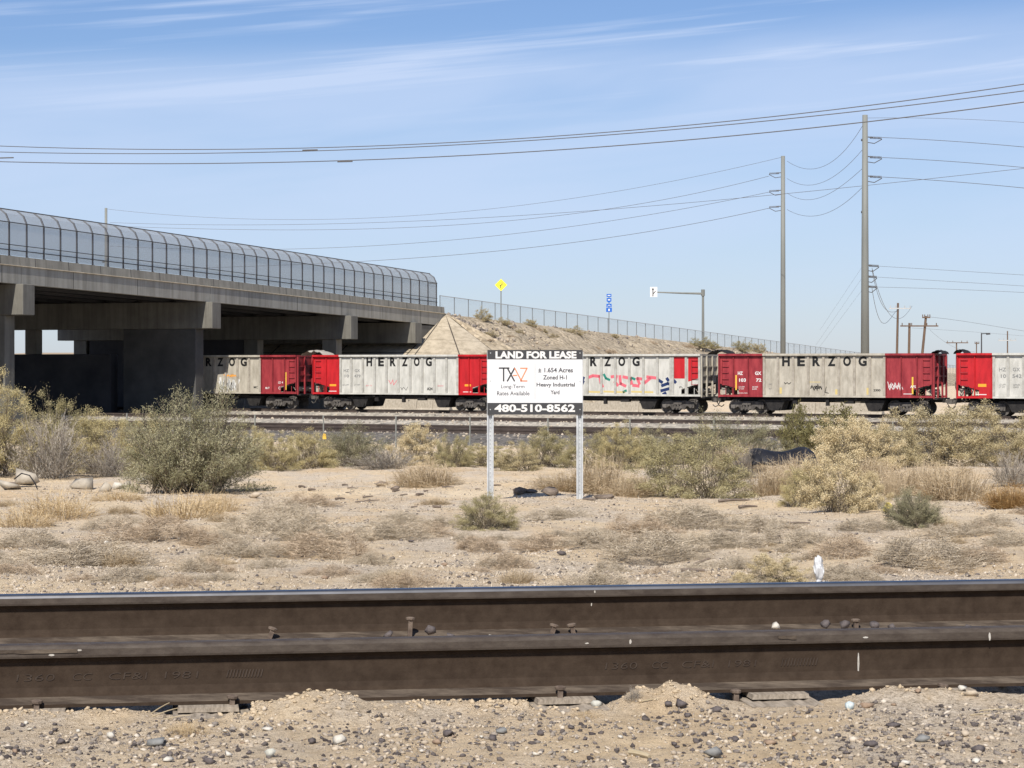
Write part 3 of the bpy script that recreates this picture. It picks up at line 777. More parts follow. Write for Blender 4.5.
def slope_mb():
    mb_ = MB()
    for e, sg in ((0, 1), (L, -1)):
        P_ = [(e + sg * .10, ZB + .88), (e + sg * 2.1, ZB + .20), (e + sg * 2.1, ZB + .14), (e + sg * .10, ZB + .80)]
        if sg < 0: P_ = list(reversed(P_))
        mb_.prism(P_, -1.49, 1.49)
    mb_.box(2.0, L - 2.0, -1.45, 1.45, ZB + .02, ZB + .10)
    return mb_
def end_mb(which=0):
    mb_ = MB()
    for e, sg in (((0, 1), (L, -1))[which],):
        xa, xb = sorted((e + sg * .02, e + sg * .06)); mb_.box(xa, xb, -1.495, 1.495, ZB + .86, ZT - .13)
        xa, xb = sorted((e - sg * .01, e + sg * .14)); mb_.box(xa, xb, -1.485, 1.485, ZT - .128, ZT - .003)
        for y in (-1.42, -.5, .5, 1.42):
            xa, xb = sorted((e - sg * .08, e + sg * .018)); mb_.box(xa, xb, y - .06, y + .06, ZB - .05, ZT - .135)
        for z in (ZB + 1.3, ZB + 1.9):
            xa, xb = sorted((e - sg * .05, e + sg * .018)); mb_.box(xa, xb, -1.35, -.57, z, z + .08); mb_.box(xa, xb, -.43, .43, z, z + .08); mb_.box(xa, xb, .57, 1.35, z, z + .08)
    return mb_
def frame_mb():
    mb_ = MB(); mb_.box(-.35, L + .35, -.19, .19, .80, ZB - .01)
    for x in (.35, 4.9, 9.1, L - .35): mb_.box(x - .09, x + .09, -1.45, 1.45, .92, ZB - .006)
    for e, sg in ((0, 1), (L, -1)):
        xa, xb = sorted((e - sg * .25, e + sg * .3)); mb_.box(xa, xb, -1.45, 1.45, ZB - .11, ZB - .012)
    return mb_
def chute_mb():
    mb_ = MB()
    for sg in (-1, 1):
        y0, y1 = sorted((sg * .25, sg * 1.25))
        mb_.prism([(-.75, .92), (-.45, .25), (.35, .25), (.62, .92)], y0, y1)
    mb_.box(-.3, .2, -1.32, 1.32, .22, .32); mb_.tube([(.3, -1.40, .42), (.3, 1.40, .42)], .04, 6)
    return mb_
def gear_mb():
    mb_ = MB()
    mb_.box(-2.1, -1.8, -1.38, -1.1, .62, .95); mb_.box(1.3, 1.9, -1.36, -1.0, .70, .96); mb_.tube([(-2, -1.2, .80), (2.6, -1.2, .78)], .03, 6)
    mb_.box(.1, .3, -1.42, -1.2, .55, .99); mb_.box(-2.9, 2.9, -1.30, -1.18, .86, .98)
    mb_.box(-2.8, 2.8, 1.1, 1.25, .80, .98)
    return mb_
def coupler_mb():
    mb_ = MB(); mb_.box(-.75, -.2, -.09, .09, .78, .95); mb_.prism([(-1.0, .72), (-.72, .70), (-.70, 1.02), (-1.0, 1.0)], -.16, .15)
    mb_.tube([(-.3, -.5, .8), (-.5, -.45, .5), (-.75, -.3, .42), (-.95, -.2, .55)], .03, 6)
    return mb_
def ladder_mb():
    mb_ = MB()
    for k in range(5): mb_.box(0, .46, -1.62, -1.59, ZB + .75 + k * .40, ZB + .785 + k * .40)
    for x in (0,): mb_.box(x, x + .02, -1.589, -1.50, ZB + .74, ZB + 2.40)
    return mb_
def brake_mb():
    mb_ = MB(); n = 16
    for k in range(n):
        a, b = 2 * math.pi * k / n, 2 * math.pi * (k + 1) / n
        mb_.beam((0, .25 * math.cos(a), .25 * math.sin(a)), (0, .25 * math.cos(b), .25 * math.sin(b)), .03)
    for k in range(4):
        a = math.pi / 4 + k * math.pi / 2; mb_.beam((0, 0, 0), (0, .25 * math.cos(a), .25 * math.sin(a)), .025)
    mb_.tube([(0, 0, 0), (.12, 0, 0)], .03, 6); mb_.box(.05, .2, -.12, .12, -.35, .15)
    return mb_
def cover_mb(seed, w=1.4, h=.32):
    r = random.Random(seed); mb_ = MB(); nx, ny = 12, 8; V = []
    for j in range(ny + 1):
        for i in range(nx + 1):
            V.append((w * i / nx, -1.3 + 1.6 * j / ny, ZT + .0 + h * math.sin(math.pi * i / nx) ** .6 * (.7 + .5 * r.random()) - .05 * abs(j - ny / 2) / ny))
    n0 = len(V); V += [(a, b, c_ - .03) for a, b, c_ in V]
    q = nx + 1
    Ft = [(j * q + i, j * q + i + 1, (j + 1) * q + i + 1, (j + 1) * q + i) for j in range(ny) for i in range(nx)]
    mb_.add(V, Ft + [tuple(reversed([a + n0 for a in f])) for f in Ft]); return mb_

def wagon(s0, label, reg, lib, texts=(), strokes=(), endmat='red_dark', right_reservoir=False, covers=()):
    root = empty('hopper_wagon', tuple(np.array([0, 147.8]) + YA * s0 + YN * 1.55) + (.50,), YT)
    tag(root, label, 'hopper wagon')
    for k, (a, b, n, mt_, cl, cr, lb) in enumerate(reg):
        key = 'side%s%.2f%.2f%d%d%d' % (lib, a, b, n, cl, cr)
        for sg in (-1, 1):
            sp_, rb_ = side_region(a, b, n, 0, sg, L, .15 if mt_ in ('silver', 'white_paint') else .07, cl, cr)
            o_ = fix_normals(sp_.build('side_panel', M[mt_], root))
            nf = len(o_.data.polygons); me = o_.data
            nv = len(sp_.v); both = MB(); both.add(sp_.v, sp_.f); both.add(rb_.v, rb_.f)
            me.clear_geometry(); me.from_pydata(both.v, [], both.f); me.materials.append(M[{'silver': 'rib_silver', 'white_paint': 'rib_white', 'red_bright': 'rib_red', 'red_dark': 'rib_dark_red'}[mt_]])
            me.polygons.foreach_set('material_index', [0] * len(sp_.f) + [1] * len(rb_.f)); fix_normals(o_)
            if lb and sg < 0: o_['label'] = lb
    pcopy('slope', slope_mb, 'slope_sheet', M['black_iron'], root)
    fix_normals(end_mb(0).build('end_wall', M[endmat], root)); fix_normals(end_mb(1).build('end_wall', M[endmat], root))
    pcopy('frame', frame_mb, 'underframe', M['black_iron'], root)
    for x in (3.75, L - 3.75): pcopy('chute', chute_mb, 'hopper_chute', M['black_iron'], root, (x, 0, 0))
    pcopy('gear', gear_mb, 'brake_gear', M['black_iron'], root, (L / 2, 0, 0))
    pcopy('coupler', coupler_mb, 'coupler', M['truck'], root)
    pcopy('coupler', coupler_mb, 'coupler', M['truck'], root, (L, 0, 0), math.pi)
    pcopy('ladder', ladder_mb, 'ladder', M[endmat], root, (.22, 0, 0))
    pcopy('ladder', ladder_mb, 'ladder', M[endmat], root, (L - .62, 0, 0))
    pcopy('brake', brake_mb, 'brake_wheel', M['truck'], root, (-.3, -.6, ZB + .8))
    mb_ = MB(); mb_.tube([(.25, -.9, ZB + .42), (.25, .3, ZB + .42)], .22, 12); mb_.box(.1, .4, -1.3, -1.0, ZB + .15, ZB + .6)
    mb_.build('air_reservoir', M['silver'], root)
    mb_ = MB(); mb_.tube([(L - .3, -.8, ZB + .35), (L - .3, .6, ZB + .35)], .18, 12)
    for y in (-1.2, -.2, .9): mb_.tube([(L - .05, y, ZB), (L - .5, y, ZB + .5)], .03, 5)
    mb_.build('air_cylinder', M['silver'], root)
    for x in (1.75, L - 1.75):
        t_ = pcopy('truck', truck_mb, 'truck', M['truck'], root, (x, 0, 0))
        for wx in (-.89, .89):
            for sg in (-1, 1):
                w_ = pcopy('wheel', wheel_mb, 'wheel', M['truck'], t_, (wx, sg * .75, .46), 0 if sg < 0 else math.pi)
    for (body, cx_, cz_, w_, h_, mt_, bold) in texts:
        text_mesh(body, cx_, cz_, w_, h_, -1.519, depth=.010, bold=bold).build('lettering', M[mt_], root)
    for (mt_, w_, polys) in strokes:
        for pl in polys:
            mb_ = MB().ribbon(pl, w_, -1.5225, -1.519); mb_.build('graffiti' if len(pl) > 2 else 'paint_mark', M[mt_], root)
    for (x, sd_, w_, h_, mt_) in covers:
        cover_mb(sd_, w_, h_).build('cover_sheet', M[mt_], root, smooth=True, loc=(x, 0, 0))
    return root
def name_letters(x0, pitch, start, mt_='ink', w_=.54, h_=.62):
    return [(ch, x0 + pitch * (start + i + .52), 3.36, w_ * (.95 if ch != 'G' else 1), h_, mt_, .045) for i, ch in enumerate('HERZOG')]
def scribble(x0, x1, z0, z1, n, seed):
    r = random.Random(seed); pts = []
    for i in range(n):
        t_ = i / (n - 1); pts.append((x0 + (x1 - x0) * t_ + r.uniform(-.06, .06), (z0 if i % 2 else z1) + r.uniform(-.5, .5) * (z1 - z0) * .5))
    return pts
SA, SBg, SC, SD, SE = -31.15, tr_s(313), -.42, tr_s(719), tr_s(957)
S8 = (3.0, 8.06 / 8)
# wagon under the bridge
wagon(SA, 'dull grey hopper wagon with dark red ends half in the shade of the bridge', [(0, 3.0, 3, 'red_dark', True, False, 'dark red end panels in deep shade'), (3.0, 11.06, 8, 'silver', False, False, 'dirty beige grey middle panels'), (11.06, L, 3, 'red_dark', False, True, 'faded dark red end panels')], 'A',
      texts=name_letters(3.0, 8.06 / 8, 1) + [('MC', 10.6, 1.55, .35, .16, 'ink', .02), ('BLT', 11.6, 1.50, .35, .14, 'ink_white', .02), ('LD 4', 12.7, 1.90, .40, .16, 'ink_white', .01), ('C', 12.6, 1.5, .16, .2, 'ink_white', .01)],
      strokes=[('ink_white', .17, [scribble(7.5, 9.1, 1.35, 2.05, 9, 2), scribble(7.5, 9.1, 1.3, 1.9, 9, 12)]), ('orange', .07, [scribble(7.9, 8.9, 2.30, 2.45, 12, 3)]), ('ink', .05, [scribble(7.9, 8.8, 1.4, 1.9, 7, 8)]), ('yellow', .08, [[(13.3 - .15, 1.4), (13.3 - .15, 2.6)]])])
# bright wagon left of the sign
pB = 9.46 / 10
wagon(SBg, 'pale grey hopper wagon with bright red ends just left of the lease sign', [(0, 2.2, 2, 'red_bright', True, False, 'bright red end panels'), (2.2, 11.66, 10, 'white_paint', False, False, 'pale grey middle panels'), (11.66, L, 3, 'red_bright', False, True, 'bright red end panels')], 'B',
      texts=name_letters(2.2, pB, 2, w_=.48) + [('HZ', 2.2 + pB * .55, 2.75, .42, .2, 'ink_grey', .01), ('GX', 2.2 + pB * 1.5, 2.75, .42, .2, 'ink_grey', .01), ('10', 2.2 + pB * .6, 2.37, .36, .2, 'ink_grey', .01), ('479', 2.2 + pB * 1.5, 2.37, .5, .2, 'ink_grey', .01),
             ('LD LMT', 2.2 + pB * .5, 1.75, .55, .1, 'ink_grey', 0), ('LT WT', 2.2 + pB * 1.5, 1.75, .5, .1, 'ink_grey', 0), ('A24', 2.2 + pB * 7.6, 1.5, .45, .2, 'ink', .03), ('BLT 10', 2.2 + pB * 2.5, 1.7, .45, .07, 'pink', 0), ('EXW', 2.2 + pB * 8.5, 1.7, .45, .07, 'pink', 0)],
      strokes=[('pink', .04, [scribble(2.2 + pB * 4.15, 2.2 + pB * 4.8, 1.75, 2.05, 5, 5)]), ('orange', .14, [[(1.4, 1.72), (1.85, 1.72)]]), ('orange', .14, [[(12.15, 1.75), (12.55, 1.75)]]), ('ink_white', .05, [[(12.0, 1.3), (12.6, 1.3)], [(1.3, 1.3), (1.9, 1.3)]]), ('ink', .03, [scribble(2.2 + pB * 5.2, 2.2 + pB * 5.7, 1.4, 1.6, 5, 51)])],
      endmat='red_dark', covers=[(-1.2, 3, 1.9, .32, 'silver')])
# tagged wagon right of the sign
pC = L / 14
regC = [0, 0, (12 * pC, L, 2, 'white_paint', False, True, 'pale end panels with red patches')]
wC = wagon(SC, 'off white hopper wagon with pink and navy graffiti behind the lease sign', [(0, 2 * pC, 2, 'white_paint', True, False, None), (2 * pC, 12 * pC, 10, 'white_paint', False, False, 'pale middle panels sprayed with pink and navy graffiti'), regC[2]], 'C',
      texts=name_letters(-.08, 1.02, 3.88, w_=.52),
      strokes=[('pink', .20, [[(6.05, 2.30), (6.4, 2.42), (6.9, 2.38), (6.98, 1.95), (7.1, 1.70)], [(7.75, 2.35), (8.1, 2.4), (8.0, 2.0), (8.2, 1.8)], [(8.35, 2.4), (8.4, 1.9), (8.75, 1.75)], [(8.6, 2.35), (9.1, 2.25), (9.2, 1.9)], [(9.3, 1.8), (9.7, 1.75)], [(9.75, 1.9), (9.6, 2.25), (10.0, 2.2), (10.1, 1.95), (10.5, 2.25)], [(10.3, 2.35), (10.95, 2.28)]]),
               ('teal', .16, [[(7.2, 2.5), (7.35, 2.25), (7.6, 2.15)], [(9.1, 2.15), (9.2, 2.28), (9.42, 2.2)], [(8.6, 1.35), (8.8, 1.45)]]),
               ('navy', .20, [[(11.1, 2.15), (11.35, 2.0)], [(11.35, 1.78), (11.75, 1.92), (12.1, 1.85)], [(11.3, 1.45), (11.9, 1.6)], [(11.7, 2.25), (11.8, 2.12)], [(11.45, 1.22), (11.6, 1.3)], [(12.2, 2.1), (12.3, 2.0)], [(5.6, 2.0), (5.72, 2.3)], [(5.6, 1.85), (5.7, 2.05)]]),
               ('soft_yellow', .12, [[(6.1, 1.36), (6.9, 1.34)], [(7.2, 1.38), (8.7, 1.34)], [(9.2, 1.38), (10.7, 1.35)]]), ('ink', .03, [scribble(12.55, 12.8, 1.6, 1.75, 4, 77)])],
      endmat='silver')
for i0, z0 in ((12, 2.25), (13, 2.05), (0, 2.05), (1, 2.25)):
    mb = MB(); x0_, x1_ = i0 * pC + .13, (i0 + 1) * pC - .11
    zl, zr_ = (z0, z0) if i0 in (12, 1) else ((z0 + .0, z0 + .22) if i0 == 13 else (z0 + .22, z0))
    mb.prism([(x0_, ZT - .2), (x0_, zl), (x1_, zr_), (x1_, ZT - .2)], -1.5265, -1.5205); mb.build('red_patch', M['red_bright'], wC)
# number 10372 wagon
wagon(SD, 'beige hopper wagon with faded dark red ends right of the tall pole bases', [(0, 3.0, 3, 'red_dark', True, False, 'faded red end panels with white numbers'), (3.0, 11.06, 8, 'silver', False, False, 'dusty beige middle panels'), (11.06, L, 3, 'red_dark', False, True, 'faded dark red end panels with a white scrawl')], 'D',
      texts=name_letters(3.0, 8.06 / 8, 1) + [('HZ', 1.45, 2.60, .34, .22, 'ink_white', .03), ('GX', 2.66, 2.60, .42, .22, 'ink_white', .03), ('103', 1.60, 2.16, .46, .22, 'ink_white', .03), ('72', 2.70, 2.16, .36, .22, 'ink_white', .03),
             ('LD LMT\nLT WT', 1.55, 1.66, .40, .22, 'ink_white', .0), ('26300\n6200', 2.45, 1.66, .40, .22, 'ink_white', .0), ('ROAD CREW', 1.65, 1.33, .6, .07, 'ink_white', .0),
             ('CAPY', 3.5, 1.9, .2, .08, 'ink_grey', 0), ('BLT', 3.5, 1.62, .2, .08, 'ink_grey', 0), ('2300', 10.5, 1.55, .45, .14, 'ink', .03), ('AFS', 11.9 + .9, 1.78, .36, .16, 'ink_white', .02)],
      strokes=[('yellow', .10, [[(1.16, 1.55), (1.16, 2.45)], [(13.02 - .25, 1.35), (13.02 - .25, 2.35)]]), ('soft_yellow', .15, [[(4.18, 1.35), (4.18, 1.65)], [(7.86, 1.32), (7.86, 1.55)], [(9.9, 1.32), (9.9, 1.65)]]),
               ('soft_yellow', .04, [[(6.1, 2.05), (6.8, 2.05)]]), ('ink', .045, [scribble(6.15, 6.95, 1.55, 1.85, 11, 22), scribble(6.2, 6.9, 1.65, 1.8, 8, 23), [(7.2, 1.75), (7.12, 1.4), (7.35, 1.35)], scribble(4.4, 4.9, 1.9, 2.0, 5, 24)]),
               ('ink_white', .035, [scribble(11.2, 12.1, 1.62, 2.0, 12, 25), scribble(11.2, 12.1, 1.65, 1.9, 10, 26)]), ('ink_white', .04, [[(12.2, 1.33), (12.75, 1.33)]])],
      covers=[(-.9, 9, 1.4, .26, 'black_iron')])
# rightmost wagon
wagon(SE, 'clean white hopper wagon with bright red end at the right edge', [(0, 2.2, 2, 'red_bright', True, False, 'bright red end panels'), (2.2, 11.66, 10, 'white_paint', False, False, 'white middle panels'), (11.66, L, 3, 'red_bright', False, True, 'bright red end panels')], 'E',
      texts=name_letters(2.2, pB, 2, w_=.48) + [('HZ', 2.2 + .60, 2.85, .42, .22, 'ink_grey', .012), ('GX', 2.2 + pB + .50, 2.85, .44, .22, 'ink_grey', .012), ('10', 2.2 + .66, 2.45, .32, .22, 'ink_grey', .012), ('542', 2.2 + pB + .53, 2.45, .56, .22, 'ink_grey', .012),
             ('LD LMT\nLT WT', 2.2 + .6, 1.85, .4, .24, 'ink_grey', 0), ('269600\n50400', 2.2 + pB + .5, 1.85, .4, .24, 'ink_grey', 0)],
      strokes=[('orange', .18, [[(1.35, 1.88), (1.75, 1.88)]]), ('ink_white', .05, [[(1.1, 1.32), (1.8, 1.32)]]), ('ink', .05, [scribble(.15, 1.2, 1.4, 1.75, 8, 31)])], endmat='red_dark', covers=[(-.30, 5, .7, .22, 'black_iron'), (-1.7, 6, .7, .20, 'black_iron')])

# low concrete barriers behind the train
bar = MB(); bar.prism([(-.4, 0), (.4, 0), (.4, .08), (.2, .35), (.12, .95), (-.12, .95), (-.2, .35), (-.4, .08)], -1.9, 1.9)
b0 = None
for k, px in enumerate((237, 250, 262, 366, 380, 394, 408, 422, 436, 594, 609, 624, 640, 655, 770, 786, 802, 818, 834, 850, 866, 975, 992, 1010)):
    p = yard_pt(px, 160.0)
    if b0 is None: b0 = bar.build('concrete_barrier', M['rubble']); o = b0
    else: o = b0.copy(); col.objects.link(o)
    o.location = (p[0], p[1], gz(p[0], p[1]) - .02 + (.12 if k % 3 else 0)); o.rotation_euler = (0, 0, YT + math.pi / 2 + rnd.uniform(-.12, .12)); o.scale = (1, .45 + .1 * (k % 3), 1)
    tag(o, 'tan concrete barrier block glimpsed under the wagons beyond the train', 'barrier', 'concrete blocks beyond the train')

# ------------------------------------------------------------------ overpass
KB = 1.10
BP = np.array([-28.05, 120.0]); BB = np.array([.365, .931]); BL = np.array([-.931, .365]); BR = math.atan2(.931, .365)
BO = (BP[0] * KB, BP[1] * KB, CZ * (1 - KB))      # origin of the bridge frame
def bframe(o): o.location = BO; o.scale = (KB, KB, KB); return o
def ptop(s): return CZ + 6.17 - .0175 * s - .00006 * s * s
WD = 24.0
bridge = bframe(empty('overpass_bridge', BO, BR))
tag(bridge, 'long grey concrete road overpass spanning the train on the left', 'bridge')
PIER = [-20.5, 1.95, 23.2, 43.8]
spans = [(-42.0, -20.52), (-20.48, 1.93), (1.97, 23.18), (23.22, 43.78), (43.82, 61.9)]
for (a, b) in spans:
    ss = list(np.linspace(a, b, 6))
    for side in (0, 1):
        def T(t): return t if side == 0 else WD - t
        def prof(pts): return [(T(t), z) for t, z in (pts if side == 0 else list(reversed(pts)))]
        mb = MB(); mb.sweep(prof([(0.0, -.52), (0.35, -.52), (.30, 0), (0.04, 0)]), ss, ptop); fix_normals(mb.build('parapet', M['parapet_concrete'], bridge))
        mb = MB(); mb.sweep(prof([(-.09, -1.53), (.38, -1.53), (.38, -.523), (-.09, -.523)]), ss, ptop)
        fix_normals(mb.build('fascia_beam', M['fascia_concrete'], bridge))
    mb = MB(); mb.tube([(q, -.13, ptop(q) - .545) for q in ss], .035, 6); mb.build('pale_edge_strip', M['paving'], bridge)  # pale tube added as the bright line between parapet and fascia
    mb = MB(); mb.sweep([(.383, -.95), (WD - .383, -.95), (WD - .383, -.70), (.383, -.70)], ss, ptop); fix_normals(mb.build('deck', M['concrete_shaded'], bridge))
    for k in range(8):
        t = 2.9 + 2.6 * k
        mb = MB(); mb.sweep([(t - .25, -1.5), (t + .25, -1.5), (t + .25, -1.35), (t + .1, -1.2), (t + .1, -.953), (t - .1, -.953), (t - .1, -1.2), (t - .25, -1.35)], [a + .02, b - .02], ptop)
        fix_normals(mb.build('girder', M['concrete_shaded'], bridge))
def pbox(name, s0, s1, t0, t1, z0, z1, mat='pier'):
    mb_ = MB(); mb_.box(s0, s1, t0, t1, z0, z1)
    o_ = mb_.build(name, M[mat], bridge)
    bv = o_.modifiers.new('bevel', 'BEVEL'); bv.width = .03; bv.segments = 1
    return o_
for k, s in enumerate(PIER):
    zt = ptop(s) - 1.535
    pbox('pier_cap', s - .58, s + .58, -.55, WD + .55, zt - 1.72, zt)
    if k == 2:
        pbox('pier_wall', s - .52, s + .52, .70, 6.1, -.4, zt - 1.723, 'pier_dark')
        pbox('crash_wall', s - .45, s + .45, 7.1, WD - .3, -.4, CZ + .85, 'concrete_shaded')
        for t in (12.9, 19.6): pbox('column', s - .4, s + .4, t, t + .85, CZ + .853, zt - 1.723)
    else:
        ts = (.70, 7.2, 13.2, 22.0) if k != 1 else (.70, 10.5, 22.0)
        for t in ts:
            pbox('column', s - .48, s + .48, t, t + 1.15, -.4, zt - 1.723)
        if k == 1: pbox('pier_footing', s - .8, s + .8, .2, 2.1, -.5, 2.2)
        if k == 3: pbox('crash_wall', s - .35, s + .35, 1.9, 7.1, -.4, 2.6); pbox('pier_wall', s - .40, s + .40, 8.4, 21.8, -.4, zt - 1.723, 'concrete_shaded')
zt = ptop(55.4) - 1.535
pbox('abutment_cap', 54.9, 56.2, -.50, WD + .5, zt - 1.62, zt)
pbox('abutment_wall', 56.22, 62.0, -.02, WD, CZ + 1.6, ptop(61.5) - 1.55)
# caged walkway fence on the parapet
def cage_fence(tside, label, ds, sstart):
    root = bframe(empty('walkway_fence', BO, BR)); tag(root, label, 'fence')
    sg = 1 if tside < 1 else -1; t0 = tside
    shape = [(0, 0.0), (0, 1.86), (.22 * sg, 2.33), (.66 * sg, 2.64)]
    s = sstart; npost = 0
    pst = MB()
    pm_ = None
    while s < 61.6:
        z = ptop(s)
        if pm_ is None:
            for (a, b) in zip(shape[:-1], shape[1:]): pst.beam((0, a[0], a[1]), (0, b[0], b[1]), .075, .08)
            pst.box(-.09, .09, -.08, .08, .0, .02)
            pm_ = pst.build('post', M['dark_steel'], root); o_ = pm_
        else: o_ = pm_.copy(); col.objects.link(o_); o_.parent = root
        o_.location = (s, t0, z); s += ds
    ss = np.linspace(sstart, s - ds, 30)
    for (t, z, w_) in ((0, 1.86, .045), (.66 * sg, 2.64, .06), (0, .33, .05), (0, .62, .035)):
        mb_ = MB()
        for a, b in zip(ss[:-1], ss[1:]): mb_.beam((a, t0 + t - .07 * sg, ptop(a) + z), (b, t0 + t - .07 * sg, ptop(b) + z), w_)
        mb_.build('fence_rail', M['dark_steel'], root)
    V = []; U = []
    for q in ss:
        for (t, z) in shape: V.append((q, t0 + t - .03 * sg, ptop(q) + z + .03))
    Fs = [(i * 4 + j, (i + 1) * 4 + j, (i + 1) * 4 + j + 1, i * 4 + j + 1) for i in range(len(ss) - 1) for j in range(3)]
    me = bpy.data.meshes.new('wire_mesh'); me.from_pydata(V, [], Fs); uv = me.uv_layers.new(name='UVMap')
    hh = [0, 1.86, 2.38, 2.92]
    for p_ in me.polygons:
        for li, vi in zip(p_.loop_indices, p_.vertices): uv.data[li].uv = (V[vi][0], hh[vi % 4])
    link('wire_mesh', me, M['mesh_dark'], root)
    # end frame
    mb_ = MB(); q = s - ds; mb_.beam((q, t0, ptop(q) + 1.86), (q, t0 + .62 * sg, ptop(q) + 1.86), .05); mb_.build('end_frame', M['dark_steel'], root)
cage_fence(.17, 'tall curved grey mesh fence along the near parapet of the overpass', 1.70, -21.0)
cage_fence(WD - .17, 'far side mesh fence of the overpass seen through the nearer one', 1.70, -21.0)

# ------------------------------------------------------------------ embankment behind the bridge
def E(s): return CZ + 4.34 - .0235 * (s - 60) - .0000 * (s - 60) ** 2
def hill():
    S = np.concatenate([np.linspace(62.0, 140, 100), np.linspace(141, 400, 90)])
    T_ = np.concatenate([np.linspace(-22, 0, 46), np.linspace(1, WD, 6), np.linspace(WD + 1, WD + 20, 8)])
    SS, TT = np.meshgrid(S, T_, indexing='ij')
    e = np.maximum(E(SS), .2)
    z = np.where(TT < 0, e + TT / 2.05, np.where(TT > WD, e - (TT - WD) / 2.0, e))
    wob = (.7 * fbm(SS / 5, TT / 3, 55) + .25 * fbm(SS / 1.1, TT / .9, 66)) * np.clip(-TT / 1.5, 0, 1) * np.clip((SS - 62.0) / 3, 0, 1)
    z = np.maximum(z + wob, -.6)
    X = BP[0] + BB[0] * SS + BL[0] * TT; Y = BP[1] + BB[1] * SS + BL[1] * TT
    V = np.stack([X * KB, Y * KB, CZ + (z - CZ) * KB], -1).reshape(-1, 3); nr, nc = SS.shape
    i, j = np.meshgrid(np.arange(nr - 1), np.arange(nc - 1), indexing='ij'); q = (i * nc + j).ravel()
    Fq = np.stack([q, q + nc, q + nc + 1, q + 1], 1)
    tag(link('embankment', npmesh('embankment', V, Fq), M['rockslope'], smooth=True), kind='structure')
hill()
def hill_z(px, below=0.0):
    """point on the embankment side in column px, a distance below its crest along t"""
    u = (px - 512) / F
    # find s,t with given t
    t = -below; lo = None
    P_ = BP + BL * t; s = (u * P_[1] - P_[0]) / (BB[0] - u * BB[1]); q = P_ + BB * s
    return float(q[0]) * KB, float(q[1]) * KB, CZ + (float(E(s) - below / 2.05) - CZ) * KB, s
# paved conical slope around the abutment: dark bed with pale slabs on it
pav = bframe(empty('slope_paving', BO, BR)); tag(pav, 'pale tan concrete slope paving in panels beside the bridge abutment', 'paved slope')
apex = (62.0, -.0, CZ + 4.30)
def cone_pt(phi, r, dz): # phi 0: towards the tracks (-s), 90: towards -t
    k = 2.25 - .2 * math.sin(phi)
    return (apex[0] - r * math.cos(phi), apex[1] - r * math.sin(phi), apex[2] - r / k + dz)
RMAX = 17.0
mb = MB(); V = []; phis = [math.radians(a) for a in range(0, 61, 5)]
for ph in phis:
    for r in (0.0, RMAX): V.append(cone_pt(ph, r, 0))
mb.add(V, [(i * 2, i * 2 + 1, i * 2 + 3, i * 2 + 2) for i in range(len(phis) - 1)])
mb.add([(62, 0, apex[2] - .02), (62, WD, apex[2] - .02), (62 - RMAX, WD, apex[2] - .02 - RMAX / 2.25), (62 - RMAX, 0, apex[2] - .02 - RMAX / 2.25)], [(0, 1, 2, 3)])
mb.build('joint_bed', M['joint'], pav)
mb = MB(); V = []
for ph_ in [math.radians(a) for a in range(60, 99, 2)]:
    for q_ in range(15): V.append(cone_pt(ph_, RMAX * q_ / 14, (-.01 + (.10 * math.sin(q_ * 7 + ph_ * 31) if 0 < q_ else 0))))
mb.add(V, [(i * 15 + j, i * 15 + j + 1, i * 15 + j + 16, i * 15 + j + 15) for i in range(18) for j in range(14)])
fix_normals(mb.build('stone_edging', M['rockslope'], pav))
lines = [0, 5, 32, 59]; rads = [.0, 2.4, 4.8, 7.2, 9.6, 12.0, 14.4, 16.8]
for i in range(3):
    for j in range(len(rads) - 1):
        r0, r1 = rads[j] + .05, rads[j + 1] - .05; V = []
        n = 6; gap = .05
        for r in (r0, r1):
            for k in range(n + 1):
                a0 = math.radians(lines[i]) + gap / max(r, .6); a1 = math.radians(lines[i + 1]) - gap / max(r, .6)
                V.append(cone_pt(a0 + (a1 - a0) * k / n, r, .05))
        nb = len(V); V += [(x, y, z - .045) for x, y, z in V]
        Fc = [(k, k + 1, n + 2 + k, n + 1 + k) for k in range(n)]
        ring = list(range(n + 1)) + list(range(2 * n + 1, n, -1))
        Fc += [(ring[a], ring[(a + 1) % len(ring)], ring[(a + 1) % len(ring)] + nb, ring[a] + nb) for a in range(len(ring))]
        mb = MB(); mb.add(V, Fc); fix_normals(mb.build('paving_slab', M['paving'], pav))
for j in range(len(rads) - 1):
    for k in range(4):
        t0, t1 = .05 + k * 6, 5.95 + k * 6; r0, r1 = rads[j] + .05, rads[j + 1] - .05
        z = lambda r: apex[2] - r / 2.25 + .04
        mb = MB(); mb.add([(62 - r0, t0, z(r0)), (62 - r0, t1, z(r0)), (62 - r1, t1, z(r1)), (62 - r1, t0, z(r1))], [(0, 1, 2, 3)]); mb.build('paving_slab', M['paving'], pav)
# chain link fence along the crest
crest = bframe(empty('chain_link_fence', BO, BR)); tag(crest, 'low galvanised chain link fence running down the embankment crest', 'fence')
pst = MB(); pst.tube([(0, 0, -.1), (0, 0, 1.5)], .032, 6); p0 = pst.build('post', M['dark_galv'], crest)
ss = []; s = 61.5; first = True
while s < 330 and len(ss) < 90:
    o = p0 if first else p0.copy()
    if not first: col.objects.link(o); o.parent = crest
    first = False; o.location = (s, .25, E(s)); ss.append(s); s += 3.0
mb = MB()
mb.tube([(q, .25, E(q) + 1.48) for q in ss], .03, 5); mb.build('top_rail', M['galv'], crest)
V = []; Fs = []
for q in ss: V += [(q, .29, E(q) + .05), (q, .29, E(q) + 1.46)]
Fs = [(i * 2, i * 2 + 2, i * 2 + 3, i * 2 + 1) for i in range(len(ss) - 1)]
me = bpy.data.meshes.new('wire_mesh'); me.from_pydata(V, [], Fs); uv = me.uv_layers.new(name='UVMap')
